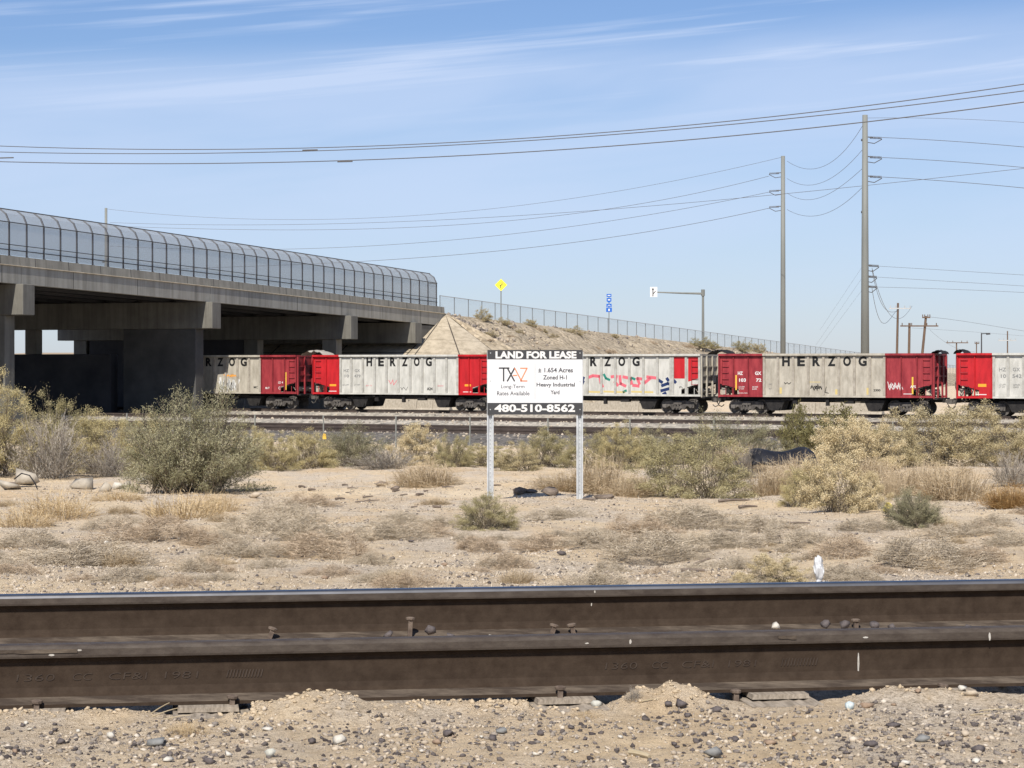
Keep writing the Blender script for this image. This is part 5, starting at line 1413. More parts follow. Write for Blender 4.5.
plant(418, 0, 64, 42, 'cream', 'cream flowering bush before the yard, left of the lease sign', d=46)
plant(452, 0, 40, 34, 'olive', 'dark olive bush hugging the cream bush left of the sign', d=44)
plant(350, 0, 96, 40, 'pale', 'low grey green bush between the yellow bush and the cream bush', d=47)
plant(385, 0, 90, 22, 'twig', 'low mat of grey twigs in front of the cream bush', d=43)
plant(307, 0, 70, 40, 'yellow', 'yellowish bush right of the big grey green bush', d=44)
plant(276, 0, 56, 38, 'yellow', 'smaller yellowish bush touching the big grey green bush', d=41)
plant(250, 0, 56, 42, 'yellow', 'yellow green bush half behind the big grey green bush', d=46)
plant(545, 0, 66, 36, 'olive', 'olive bush peeking between the sign posts', d=45)
plant(519, 0, 60, 30, 'brown', 'low tan olive bush beside the left sign post', d=42)
plant(490, 0, 70, 22, 'yellow', 'low straw green bush behind the left sign post', d=45)
plant(455, 0, 60, 20, 'yellow', 'low yellow green bush left of the left sign post', d=47)
plant(590, 0, 62, 36, 'olive', 'olive bush just behind the right sign post', d=44)
plant(620, 0, 60, 46, 'yellow', 'yellowish bush right of the right sign post', d=43)
plant(100, 0, 100, 60, 'yellow', 'yellow green bush between the dead twigs and the big grey green bush', d=40)
plant(145, 0, 80, 56, 'yellow', 'yellow green bush mostly hidden by the big grey green bush', d=42)
plant(-5, 0, 120, 96, 'yellow', 'tall yellow green bush at the left edge beneath the bridge', d=38)
plant(52, 0, 80, 76, 'olive', 'tall olive green bush at the left beneath the bridge pier', d=40)
plant(190, 494, 142, 98, 'salt', 'large dense grey green bush, the biggest on the left', yaw=.4, depth_k=.9)
plant(50, 480, 92, 62, 'twig', 'bare grey dead bush beside the concrete rubble on the left')
plant(110, 478, 60, 36, 'twig', 'low bare bush in front of the yellow green bushes')
plant(690, 499, 122, 66, 'olive', 'large olive bush right of the lease sign')
plant(742, 480, 50, 34, 'twig', 'grey bare bush against the left end of the black plastic sheet')
plant(838, 513, 84, 60, 'cream', 'large cream flowering bush on the sandy bank at right')
plant(803, 508, 58, 40, 'yellow', 'yellow green bush left of the large cream flowering bush')
plant(868, 510, 50, 40, 'cream', 'small cream bush beside the small grey green bush')
plant(913, 529, 66, 38, 'salt', 'small rounded grey green bush alone on the sand at right')
plant(487, 530, 72, 36, 'olive', 'small green bush on sand at the foot of the left sign post')
plant(1012, 487, 60, 36, 'twig', 'heap of bleached grey twigs at the right edge')
plant(774, 586, 76, 32, 'cream', 'low pebbly cream shrub just beyond the far rail')
plant(742, 588, 40, 16, 'cream', 'tiny cream shrub just beyond the far rail')
# hill shrubs
for i, (px, bl, w, h, kd, lb) in enumerate([(483, .5, 17, 16, 'brown', 'tan shrub by the embankment crest left of the warning sign'), (503, .8, 14, 10, 'brown', 'small dark shrub at the foot of the warning sign post'), (530, .6, 12, 10, 'brown', 'small shrub at the embankment crest right of the warning sign'), (541, 1.6, 14, 6, 'brown', 'flat shrub on the upper embankment'), (571, 1.5, 22, 12, 'brown', 'wide tan shrub on the upper embankment in the middle'), (615, 1.0, 8, 6, 'brown', 'tiny dark shrub under the blue signs'), (490, 3.6, 14, 7, 'brown', 'small brown shrub lower on the embankment near the paving'), (562, 7.2, 26, 9, 'brown', 'brown shrub right above the lease sign'), (700, 1.2, 20, 14, 'olive', 'olive shrub on the crest left of the slimmer steel pole'), (713, .8, 14, 9, 'olive', 'small dark shrub on the crest by the mast arm pole'), (742, .8, 16, 14, 'olive', 'olive shrub on the crest near the dark wagon cover'), (757, .6, 14, 12, 'brown', 'tan shrub on the crest above the red wagon end'), (551, 2.6, 16, 6, 'brown', 'low shrub on the slope between the road signs'), (518, 2.2, 10, 5, 'brown', 'tiny shrub on the slope below the warning sign')]):
    x, y, z, s = hill_z(px, bl); v = KINDS[kd][i % 3]; k_ = y / F
    o = empty('bush', (x, y, z - .1), i * 1.3); o.scale = (w * k_ * 1.25, w * k_ * 1.25, h * k_ * .78)
    for me, nm in zip(v, ('stems', 'foliage')):
        c_ = bpy.data.objects.new(nm, me); col.objects.link(c_); c_.parent = o
    tag(o, lb, 'bush', 'shrubs on the embankment')
hg = random.Random(77)
for i in range(26):
    px = hg.uniform(470, 690); bl = hg.uniform(.6, 9); x, y, z, s_ = hill_z(px, bl); k_ = y / F; w = hg.uniform(6, 16)
    o = bpy.data.objects.new('dry_scrub', KINDS['brownscrub'][i % 3]); col.objects.link(o); o.location = (x, y, z - .05); o.rotation_euler = (0, 0, i); o.scale = (w * k_, w * k_, w * k_ * .30)
    tag(o, 'small brown scrub patch on the embankment side %s' % ('above the tagged wagon' if px > 590 else 'above the lease sign'), 'dry scrub', 'brown scrub on the embankment')
# grass tufts
for a in [(425, 487, 66, 30, 'grass', 'tan grass clump in front of the cream bush left of the sign'), (600, 492, 64, 42, 'grass', 'tall pale straw clump right of the right sign post'), (562, 490, 60, 22, 'grass', 'pale straw clump between the sign posts'), (632, 496, 50, 26, 'grass', 'straw clump left of the large olive bush'),
          (775, 494, 66, 36, 'grass', 'pinkish straw clump in front of the black plastic sheet'), (800, 485, 60, 34, 'grass', 'straw clump behind the yellow green bush at right'), (905, 494, 62, 34, 'grass', 'dull straw clump between the cream bush and the round one'), (955, 499, 84, 40, 'grass', 'wide straw clump on the bank at right'), (935, 486, 60, 30, 'grass', 'straw clump below the large cream brown bush'),
          (1012, 508, 56, 26, 'rust', 'rust coloured grass clump at the right edge'), (55, 517, 84, 36, 'gold', 'golden dry grass clump in front of the rubble at left'), (25, 527, 60, 22, 'gold', 'small golden grass clump near the left edge'), (185, 519, 84, 34, 'gold', 'golden dry grass clump in front of the big grey green bush'), (215, 512, 50, 26, 'gold', 'golden grass wisps at the right foot of the big bush'),
          (120, 500, 50, 14, 'gold', 'thin golden grass between rubble and bush'), (740, 470, 60, 30, 'grass', 'straw tuft left of the black plastic sheet'), (870, 480, 60, 26, 'grass', 'straw tuft between the cream bushes')]:
    plant(a[0], a[1], a[2], a[3], a[4], a[5], 'grass', 'dry grass clumps')
# named dry scrubs, then the small ones
pos = [(150, 541, 76, 28), (75, 566, 110, 30), (30, 545, 60, 20), (205, 545, 50, 20), (300, 540, 70, 30), (262, 532, 60, 26), (325, 556, 84, 30), (285, 520, 56, 26), (245, 556, 60, 20), (480, 550, 50, 18), (388, 538, 60, 22), (400, 527, 40, 18), (420, 535, 44, 16), (600, 545, 60, 20), (655, 557, 100, 32), (545, 548, 60, 16), (690, 527, 90, 28), (720, 545, 60, 20), (640, 535, 60, 24), (735, 568, 60, 14), (750, 530, 60, 18), (845, 556, 70, 26), (930, 562, 110, 30), (870, 530, 60, 16), (980, 560, 60, 18), (790, 545, 60, 24), (965, 535, 60, 16), (210, 572, 50, 14), (130, 580, 60, 16), (560, 520, 50, 16), (330, 575, 50, 12), (505, 566, 40, 12), (1010, 545, 50, 18), (310, 505, 44, 14), (110, 530, 50, 16)]
where = ['on open sand']
def side_word(px, py):
    if px < 170: a = 'at the far left'
    elif px < 330: a = 'left of centre'
    elif px < 480: a = 'left of the lease sign'
    elif px < 600: a = 'below the lease sign'
    elif px < 760: a = 'right of centre'
    elif px < 880: a = 'right of centre'
    else: a = 'at the far right'
    return a
for i, (px, py, w, h) in enumerate(pos):
    kd = 'scrub' if i % 3 else 'brownscrub'
    dist = 'close behind the far rail' if py > 560 else ('in the middle of the sand' if py > 535 else 'up by the bushes')
    plant(px, py, w * 1.25, h * .95, kd, '%s dry scrub patch %s, %s' % ('wide low' if w > 70 else 'small low', side_word(px, py), dist), 'dry scrub', 'dry scrub mounds on the sand')
g = random.Random(21)
for i in range(130):
    px = g.uniform(-60, 1084); py = 500 + 86 * g.random() ** .8
    w = g.uniform(16, 52) * (.7 + .5 * (py - 500) / 86); h = w * g.uniform(.16, .34)
    kd = g.choice(['scrub', 'scrub', 'brownscrub', 'grass'])
    if kd == 'grass': h *= 1.2; w *= .8
    if 470 < px < 720 and 494 < py < 516: continue
    plant(px, py, w, h, kd, '%s dry %s tuft %s, %s' % ('tiny' if w < 30 else 'small', 'straw' if kd == 'grass' else ('brown' if kd == 'brownscrub' else 'grey'), side_word(px, py), 'near the far rail' if py > 565 else ('midway across the sand' if py > 530 else 'by the bushes')), 'dry tuft', 'small dry tufts scattered over the sand')
# scattered plant litter over the flat: uncountable
def litter():
    g = np.random.default_rng(5); n = 60000
    Y = np.exp(g.uniform(math.log(9.7), math.log(62), n)); X = Y * g.uniform(-.30, .30, n)
    keep = fbm(X / 1.6, Y / 2.4, 71) + g.normal(0, .3, n) > -.08; X, Y = X[keep], Y[keep]; n = len(X)
    Z = ground(X, Y); a = g.uniform(0, 6.28, n); e = g.uniform(.1, 1.4, n); Ln = g.uniform(.012, .035, n) * (1 + Y / 18); e = g.uniform(1.0, 1.55, n)
    d = np.stack([np.sin(e) * np.cos(a), np.sin(e) * np.sin(a), np.cos(e)], 1) * Ln[:, None]
    s = np.stack([-np.sin(a), np.cos(a), np.zeros(n)], 1) * (.0011 + .0001 * Y)[:, None]
    B = np.stack([X, Y, Z - .003], 1)
    V = np.stack([B - s, B + s, B + d + s * .4, B + d - s * .4], 1).reshape(-1, 3)
    me = npmesh('plant_litter', V, np.arange(n * 4).reshape(-1, 4), g.uniform(0, 1, n))
    tag(link('plant_litter', me, M['dry']), 'fine dry grass and twig litter covering the sandy flat', 'ground cover', kind='stuff')
litter()

# ------------------------------------------------------------------ stones
def stone_cloud(name, X, Y, R_, base, mat, label, seed, sink=.35, tone_pow=1.0):
    g = np.random.default_rng(seed); n = len(X); Z = ground(X, Y)
    V0, F0 = base; nv = len(V0)
    sc_ = np.stack([g.uniform(.75, 1.35, n), g.uniform(.7, 1.1, n), g.uniform(.45, .85, n)], 1) * R_[:, None]
    P = V0[None] * (1 + g.uniform(-.36, .30, (n, nv, 1))) * sc_[:, None, :]
    a = g.uniform(0, 6.28, n); c_, s_ = np.cos(a)[:, None], np.sin(a)[:, None]
    x = P[..., 0] * c_ - P[..., 1] * s_; y = P[..., 0] * s_ + P[..., 1] * c_
    tl = g.normal(0, .25, n)[:, None]; z = P[..., 2] + x * tl
    V = np.stack([x + X[:, None], y + Y[:, None], z + Z[:, None] + (sc_[:, 2] * (1 - sink) - .3 * sc_[:, 2])[:, None]], -1).reshape(-1, 3)
    Fq = (F0[None] + (np.arange(n) * nv)[:, None, None]).reshape(-1, 3)
    t = np.repeat(g.uniform(0, 1, n) ** tone_pow, len(F0))
    tag(link(name, npmesh(name, V, Fq, t), mat), label, 'gravel', kind='stuff')
g = np.random.default_rng(11)
n = 60000
X = g.uniform(-2.4, 2.6, n); Y = g.uniform(5.35, 6.85, n); v = (X - R0[0]) * RN[0] + (Y - R0[1]) * RN[1]
p = np.clip((-v - .22 + .10 * fbm(X / .25, Y / .25, 44)) / .16, .03, 1) * np.clip(.80 + 1.0 * fbm(X / .3, Y / .3, 88), .12, 1.1)
k_ = g.uniform(0, 1, n) < p; X, Y = X[k_], Y[k_]
stone_cloud('gravel', X, Y, .0013 + .0095 * g.uniform(0, 1, len(X)) ** 6.5, ICO1, M['pebble'], 'mixed dark and pale pebbles strewn before the near rail', 1, tone_pow=1.15)
n = 70000
Y = np.exp(g.uniform(math.log(8.9), math.log(34), n)); X = Y * g.uniform(-.29, .29, n)
k_ = fbm(X / 1.2, Y / 2.0, 92) + g.normal(0, .25, n) > -.1; X, Y = X[k_], Y[k_]
stone_cloud('fine_gravel', X, Y, (.003 + .009 * g.uniform(0, 1, len(X)) ** 3) * (1 + Y / 60), (ICO1[0], ICO1[1]), M['pebble'], 'fine gravel scattered over the sand beyond the far rail', 2, tone_pow=.6)
n = 1500
X = g.uniform(-2.5, 3, n); Y = g.uniform(7.0, 9.0, n); v = (X - R0[0]) * RN[0] + (Y - R0[1]) * RN[1]; k_ = (v > .12) & (v < 1.36); X, Y = X[k_], Y[k_]
stone_cloud('track_ballast', X, Y, .006 + .016 * g.uniform(0, 1, len(X)) ** 2, ICO1, M['pebble'], 'loose ballast stones between the two near rails', 3)
# crumbly clods on the sand mounds
cx_, cy_, cr_ = [], [], []
for (ma, mv, h_, sx_, sy_) in mounds[:9]:
    nn_ = int(90 + 2600 * h_)
    a_ = ma + g.normal(0, .6, nn_) * sx_; v_ = np.minimum(mv + g.normal(0, .8, nn_) * sy_, -.05); q_ = R0[None] + RA[None] * a_[:, None] + RN[None] * v_[:, None]
    cx_.append(q_[:, 0]); cy_.append(q_[:, 1]); cr_.append(.002 + .009 * g.uniform(0, 1, nn_) ** 4)
stone_cloud('sand_clods', np.concatenate(cx_), np.concatenate(cy_), np.concatenate(cr_), ICO1, pm('sandy_clod', (.40, .31, .20), (.54, .43, .295), scale=30), 'crumbly clods of sand on the mounds along the near rail', 6)
# coarse ballast lying on the yard tracks
n = 26000; S_ = g.uniform(-62, 42, n); Q_ = np.concatenate([g.uniform(-6, 10, n // 3), g.uniform(10, 28, n // 3), g.uniform(28, 49, n - 2 * (n // 3))])
Xb = YA[0] * S_ + YN[0] * Q_ * 1.0; Yb = 100 + YA[1] * S_ + YN[1] * Q_
def bed_z(q):
    z = np.full(len(q), .03)
    for Y0_, zt_, w_, t_ in ((YTR, .50, 1.9, 3.1), (128.3, .52, 1.9, 3.1), (111.5, .48, 1.9, 3.1), (101.0, .62, 1.6, 4.6)):
        dq = np.abs(q - (Y0_ - 100) * YN[1]); z = np.maximum(z, np.where(dq < w_, zt_ - .19, -.15 + (zt_ - .04) * np.clip((t_ - dq) / (t_ - w_), 0, 1)))
    return z
Zb = bed_z(Q_); rr_ = .035 + .06 * g.uniform(0, 1, n) ** 2
P = ICO1[0][None] * (1 + g.uniform(-.3, .3, (n, len(ICO1[0]), 1))) * rr_[:, None, None]
V = (P + np.stack([Xb, Yb, Zb], 1)[:, None]).reshape(-1, 3); Fq = (ICO1[1][None] + (np.arange(n) * len(ICO1[0]))[:, None, None]).reshape(-1, 3)
tag(link('yard_ballast', npmesh('yard_ballast', V, Fq, np.repeat(g.uniform(.15, .95, n), len(ICO1[1]))), M['pebble']), 'coarse broken ballast stones over the rail yard tracks', 'ballast', kind='stuff')
# riprap on the hill
n = 2600; S = g.uniform(63, 190, n); T_ = -g.uniform(0, 1, n) ** 1.2 * 13
Xh = BP[0] + BB[0] * S + BL[0] * T_; Yh = BP[1] + BB[1] * S + BL[1] * T_; Zh = np.array([E(s) for s in S]) + T_ / 2.05
n2 = 500; S2 = 62.2 + g.uniform(0, 2.0, n2) ; T2 = -g.uniform(0, 1, n2) * 14
Xh = np.append(Xh, BP[0] + BB[0] * S2 + BL[0] * T2); Yh = np.append(Yh, BP[1] + BB[1] * S2 + BL[1] * T2); Zh = np.append(Zh, np.array([E(s) for s in S2]) + T2 / 2.05)
Xh = Xh * KB; Yh = Yh * KB; Zh = CZ + (Zh - CZ) * KB
V0, F0 = ICO1; nn = len(Xh); rr = .05 + .16 * g.uniform(0, 1, nn) ** 3
P = V0[None] * (1 + g.uniform(-.25, .25, (nn, len(V0), 1))) * rr[:, None, None]
V = (P + np.stack([Xh, Yh, Zh], 1)[:, None]).reshape(-1, 3); Fq = (F0[None] + (np.arange(nn) * len(V0))[:, None, None]).reshape(-1, 3)
tag(link('riprap', npmesh('riprap', V, Fq, np.repeat(g.uniform(.15, .85, nn), len(F0))), M['pebble']), 'loose rocks scattered down the embankment side', 'rocks', kind='stuff')
# single stones
def stone(px, py, wpx, hpx, mat, label, seed, group=None, d=None, sub=2, sink=.25, name='stone', cat='stone', depth=.8, blocky=0.0, yaw=None):
    if d is None: x, y, z = hit(px, py)
    else: x, y = (px - 512) / F * d, d; z = gz(x, y)
    k2 = y / F; g_ = np.random.default_rng(seed)
    P_ = g_.normal(0, 1, ((10 if blocky else 15) if sub == 2 else 9, 3)); P_ /= np.linalg.norm(P_, axis=1)[:, None]
    if blocky: P_ = np.sign(P_) * np.abs(P_) ** (1 - blocky)
    P_ *= g_.uniform(.72, 1.1, (len(P_), 1))
    import bmesh
    bm = bmesh.new()
    for q_ in P_: bm.verts.new(q_)
    rs = bmesh.ops.convex_hull(bm, input=bm.verts)
    bmesh.ops.delete(bm, geom=[e_ for e_ in rs['geom_interior'] if isinstance(e_, bmesh.types.BMVert)], context='VERTS')
    bmesh.ops.triangulate(bm, faces=bm.faces); bm.verts.ensure_lookup_table(); bm.verts.index_update()
    V_ = np.array([v_.co[:] for v_ in bm.verts]); F0 = np.array([[v_.index for v_ in f_.verts] for f_ in bm.faces]); bm.free()
    V_ = V_ * np.array([wpx * k2 / 2, wpx * k2 / 2 * depth, hpx * k2 / 2]) / np.abs(V_).max(0)
    o_ = link(name, npmesh(name, V_, F0), M[mat]); o_.location = (x, y, z + hpx * k2 / 2 * (1 - sink)); o_.rotation_euler = (0, 0, g_.uniform(-.4, .4) if yaw is None else yaw)
    tag(o_, label, cat, group); return o_
SP = [(157, 747, 24, 12, 'stone_blue', 'flat blue grey stone on the gravel at lower left'), (340, 747, 17, 17, 'stone_white', 'bright white angular stone below the left sand mound'), (597, 707, 16, 11, 'stone_green', 'pale green stone right of the upright spike'), (680, 708, 20, 12, 'stone_dark', 'dark lumpy stone below the middle sand mound'), (667, 708, 12, 9, 'stone_dark', 'smaller dark stone touching the dark lumpy one'),
      (112, 738, 12, 8, 'stone_white', 'small white stone left of the blue grey stone'), (168, 762, 14, 7, 'stone_white', 'white stone near the bottom edge under the blue grey stone'), (227, 757, 14, 8, 'stone_white', 'flat white stone in the gravel at lower left'), (268, 731, 16, 5, 'stone_white', 'long flat pale stone on the left sand mound'), (271, 757, 15, 12, 'stone_green', 'pale greenish wedge stone beneath the left sand mound'),
      (312, 744, 10, 8, 'stone_dark', 'dark oval stone left of the bright white stone'), (449, 737, 14, 10, 'stone_dark', 'dark oval stone right of the left sand mound'), (437, 745, 12, 8, 'stone_brown', 'brown oval stone below the dark oval one'), (492, 741, 10, 10, 'stone_dark', 'dark round stone in the middle of the gravel'), (502, 734, 14, 9, 'stone_blue', 'grey stone just above the dark round stone'), (541, 737, 10, 8, 'stone_dark', 'dark stone below the weathered tie end'), (571, 729, 9, 7, 'stone_dark', 'dark stone under the upright spike'),
      (712, 758, 26, 16, 'stone_blue', 'large blue grey stone cut by the bottom edge'), (735, 742, 10, 8, 'stone_dark', 'dark stone above the large blue grey stone'), (688, 717, 10, 6, 'stone_dark', 'flat dark stone beneath the dark lumpy stone'), (716, 712, 16, 8, 'stone_dark', 'dark flat stone at the right foot of the middle mound'), (919, 694, 10, 6, 'stone_brown', 'reddish brown stone on the right sand mound'), (894, 706, 8, 4, 'stone_brown', 'tiny brown stone on the right sand mound'),
      (971, 697, 20, 9, 'stone_tan', 'pale tan stone against the rail foot at right'), (962, 691, 12, 8, 'stone_white', 'creamy stone against the rail foot at right'), (893, 728, 18, 8, 'stone_dark', 'dark grey flat stone right of the broken glass piece'), (922, 742, 18, 10, 'stone_blue', 'grey stone among the gravel at lower right'), (871, 747, 18, 8, 'stone_dark', 'dark grey slab at lower right'), (978, 752, 18, 12, 'stone_dark', 'dark block at lower right near the corner'), (965, 737, 12, 9, 'stone_tan', 'tan stone at lower right'), (976, 763, 12, 8, 'stone_white', 'white stone at the lower right corner'),
      (837, 738, 10, 7, 'stone_dark', 'small dark stone below the right tie end'), (895, 768, 12, 10, 'stone_dark', 'dark stone cut by the bottom edge at right'), (905, 765, 14, 6, 'stone_white', 'chalky stone on the bottom edge at right'), (770, 745, 16, 7, 'stone_brown', 'brownish grey stone left of the dark slab'), (60, 744, 12, 8, 'stone_dark', 'dark stone near the lower left corner'), (15, 752, 12, 6, 'stone_dark', 'dark stone at the lower left corner'), (210, 764, 16, 10, 'stone_dark', 'purplish dark stone on the bottom edge at left'), (382, 742, 8, 6, 'stone_dark', 'small dark stone between the white stone and the middle gravel'), (1003, 690, 14, 10, 'stone_tan', 'tan stone beside the rail foot at the right edge')]
for i, (px, py, w, h, mt_, lb) in enumerate(SP): stone(px, py, w * .88, h * .85, mt_, lb, 100 + i)
for i in range(110):
    px = rnd.uniform(-30, 1054); py = rnd.uniform(722, 772); w = rnd.uniform(3.5, 8)
    mt_ = rnd.choice(['stone_dark', 'stone_dark', 'stone_dark', 'stone_brown', 'stone_tan', 'stone_white', 'stone_tan'])
    nm = {'stone_dark': 'dark grey', 'stone_brown': 'brown', 'stone_tan': 'tan', 'stone_white': 'whitish'}[mt_]
    stone(px, py, w, w * rnd.uniform(.5, .8), mt_, 'small %s stone in the gravel, %s' % (nm, 'in the left third' if px < 341 else ('in the middle third' if px < 683 else 'in the right third')), 300 + i, 'small loose stones on the gravel', sub=1)
for i, (px, w) in enumerate(((388, 10), (431, 12), (450, 9), (826, 11), (845, 10), (874, 9), (892, 8), (968, 8), (775, 10), (488, 8))):
    q = rail_pt(px, 1.51 - .16)
    stone(px, 0, w * 1.1, w * .9, 'stone_white' if px in (775, 488) else 'stone_dark', ('white' if px in (775, 488) else 'dark') + ' stone lying against the far rail foot ' + ('left of centre' if px < 500 else 'right of centre'), 500 + i, 'stones against the far rail', d=float(q[1]), sink=-2.2 if px not in (388,) else -2.0)
# hits beyond the far rail: dark bits and pale rocks
for i, (px, py, w, h, mt_, lb) in enumerate([(325, 579, 10, 4, 'stone_brown', 'brown clod close to the far rail at left'), (445, 566, 8, 4, 'stone_brown', 'small brown clod below the left sign post'), (562, 555, 11, 5, 'stone_dark', 'dark clod on the sand below the lease sign'), (384, 558, 6, 4, 'stone_dark', 'tiny dark clod left of centre on the sand'), (392, 560, 6, 4, 'stone_dark', 'tiny dark clod right beside another'), (900, 563, 9, 5, 'stone_dark', 'dark clod on the sand at right'), (853, 557, 8, 4, 'stone_dark', 'dark clod left of the other at right'), (845, 565, 8, 3, 'stone_brown', 'brown flat clod beyond the rail at right'), (879, 566, 8, 3, 'stone_brown', 'brown flat clod between two dark ones at right'), (107, 545, 9, 6, 'stone_white', 'white stone with a dark side at left on the sand'), (111, 544, 4, 5, 'stone_dark', 'dark chip beside the white stone at left'), (411, 543, 8, 4, 'stone_dark', 'dark clod in scrub left of the sign'), (543, 538, 6, 3, 'stone_dark', 'small dark clod below the sign'), (856, 535, 5, 3, 'stone_dark', 'small dark chip at right on the sand')]):
    stone(px, py, w, h, mt_, lb, 700 + i)
# concrete rubble on the left
stone(26, 487, 30, 20, 'rubble', 'pale broken concrete block with a dark strap at left', 801, name='concrete_rubble', cat='rubble', blocky=.45, sink=.1)
stone(6, 490, 30, 12, 'rubble', 'flat pale concrete lump at the left edge', 802, name='concrete_rubble', cat='rubble', blocky=.3)
stone(88, 489, 34, 13, 'rubble', 'flat concrete slab leaning by the dead bush', 803, name='concrete_rubble', cat='rubble', blocky=.3)
stone(102, 492, 20, 14, 'rubble', 'brownish slab piece in front of the big bush', 804, name='concrete_rubble', cat='rubble', blocky=.3)
stone(117, 489, 13, 9, 'stone_white', 'grey white stone between slab and bright stone', 805)
stone(157, 481, 22, 13, 'stone_white', 'bright cream boulder in front of the big grey green bush', 806, blocky=.2)
stone(141, 484, 13, 9, 'stone_white', 'small cream stone left of the bright boulder', 807)
stone(128, 487, 10, 7, 'rubble', 'small rubble lump left of the cream stones', 808)
stone(255, 498, 14, 8, 'stone_tan', 'tan stone at the right foot of the big bush', 809)
stone(687, 492, 9, 6, 'stone_tan', 'pale stone in front of the large olive bush', 810)
stone(937, 499, 9, 5, 'stone_white', 'small white stone by the straw clumps at right', 811)
x, y, z = hit(30, 489); k_ = y / F
mb = MB(); mb.tube([(-14 * k_, -.12, 10 * k_), (-6 * k_, -.16, 16 * k_), (2 * k_, -.17, 14 * k_), (8 * k_, -.18, 6 * k_), (10 * k_, -.18, 0)], .010, 6)
o = mb.build('strap', M['tarp'], loc=(x, y, z)); tag(o, 'thin dark bent strap lying over the pale concrete block', 'strap')

# black plastic sheet draped over a low mound among the bushes
x, y, z = hit(782, 472); 
d_ = 36.0; x = (782 - 512) / F * d_; k_ = d_ / F; zt0 = CZ + (HZ - 470) * k_
mb = MB(); V = []; nx, ny = 40, 16; g = random.Random(3)
prof = [450, 448.5, 448, 448.5, 449.5, 450.5, 451, 451.5, 451.5, 451, 450, 448.5, 447, 446.6, 447.5, 450, 454]
for j in range(ny + 1):
    for i in range(nx + 1):
        t_ = i / nx; u_ = t_ * (len(prof) - 1); a = prof[int(u_)]; b = prof[min(int(u_) + 1, len(prof) - 1)]; yy = a + (b - a) * (u_ - int(u_))
        top = (470 - yy) * k_
        v_ = j / ny; prof_z = math.sin(math.pi * (.04 + .92 * v_)) ** .55
        wob = .02 * math.sin(i * 1.1 + j) + .015 * g.uniform(-1, 1)
        V.append((-33 * k_ + 66 * k_ * t_, -.45 + .9 * v_ + wob, top * prof_z * (1 if 0 < i < nx else .75)))
q = nx + 1
mb.add(V, [(j * q + i, j * q + i + 1, (j + 1) * q + i + 1, (j + 1) * q + i) for j in range(ny) for i in range(nx)])
bot = [(a, b, -.02) for a, b, c_ in V]
o = mb.build('plastic_sheet', M['tarp'], smooth=True, loc=(x, d_, zt0)); sm = o.modifiers.new('thick', 'SOLIDIFY'); sm.thickness = .01
tag(o, 'black plastic sheet lying over a hump among the bushes at right', 'plastic sheet')

# wood debris and bark scraps
def stick(px, py, lpx, rad, ang, mat, label, name='stick', cat='stick', group=None, d=None, bend=.1, lift=0.0):
    x, y, z = hit(px, py) if d is None else ((px - 512) / F * d, d, gz((px - 512) / F * d, d))
    k2 = y / F; L_ = lpx * k2; mb_ = MB(); pts = []
    for i in range(6):
        t_ = i / 5 - .5; X_ = t_ * L_; pts.append((X_, 0, rad * .7 + bend * L_ * (.25 - t_ * t_) + (t_ + .5) * lift * L_))
    mb_.tube(pts, rad, 6, rad * .6); o_ = mb_.build(name, M[mat], loc=(x, y, z)); o_.rotation_euler = (0, 0, ang); tag(o_, label, cat, group)
    return o_
g = random.Random(8)
for i, (px, py, l_) in enumerate([(302, 488, 22), (312, 491, 18), (345, 486, 14), (350, 494, 22), (352, 489, 20), (368, 498, 16), (382, 484, 20), (385, 486, 12), (396, 492, 16), (403, 496, 14), (420, 496, 14), (426, 492, 10), (437, 508, 16), (360, 503, 18), (372, 502, 20), (440, 486, 12), (448, 488, 24), (497, 486, 14), (478, 490, 22), (340, 500, 14), (414, 508, 16)]):
    stick(px, py, l_ * g.uniform(.4, .85), g.uniform(.008, .022), g.uniform(-1.3, 1.3), 'deadwood', 'dark scrap of broken wood %s left of the sign' % ('in the upper row of scraps' if py < 491 else 'in the lower row of scraps'), 'wood_scrap', 'wood scrap', 'broken wood scraps left of the sign', bend=g.uniform(0, .2), lift=g.uniform(0, .12))
for i, (px, py, w, h, lb) in enumerate([(381, 486, 14, 6, 'chunky dark wood block among the scraps left of the sign'), (519, 495, 16, 10, 'dark bark chunk right of the left sign post'), (530, 493, 18, 5, 'flat dark bark piece between the sign posts'), (550, 496, 22, 11, 'dark charred brush stub between the sign posts'), (604, 499, 22, 7, 'dark charred stub right of the right sign post'), (590, 500, 16, 3, 'flat dark bark at the foot of the right sign post'), (395, 490, 10, 5, 'small dark chunk among the scraps'), (12, 486, 14, 5, 'dark scrap beside the concrete block')]):
    stone(px, py, w, h, 'deadwood', lb, 900 + i, name='bark_chunk', cat='wood scrap')
stick(735, 502, 36, .02, .35, 'deadwood', 'long dark branch on the sand below the large olive bush', 'branch', 'branch')
stick(748, 508, 22, .02, .5, 'deadwood', 'short dark branch beside the long one', 'branch', 'branch')
stick(693, 572, 24, .012, -.1, 'deadwood', 'dark twig before the far rail right of centre', 'branch', 'branch')
stick(702, 566, 20, .010, .5, 'deadwood', 'forked dark twig before the far rail right of centre', 'branch', 'branch', lift=.3)
stick(800, 524, 20, .012, .1, 'deadwood', 'thin dark branch on the sand below the cream bush', 'branch', 'branch')
stick(640, 757, 30, .010, -.95, 'pale_wood', 'pale wooden stick lying on the gravel at bottom centre', 'stick', 'stick')
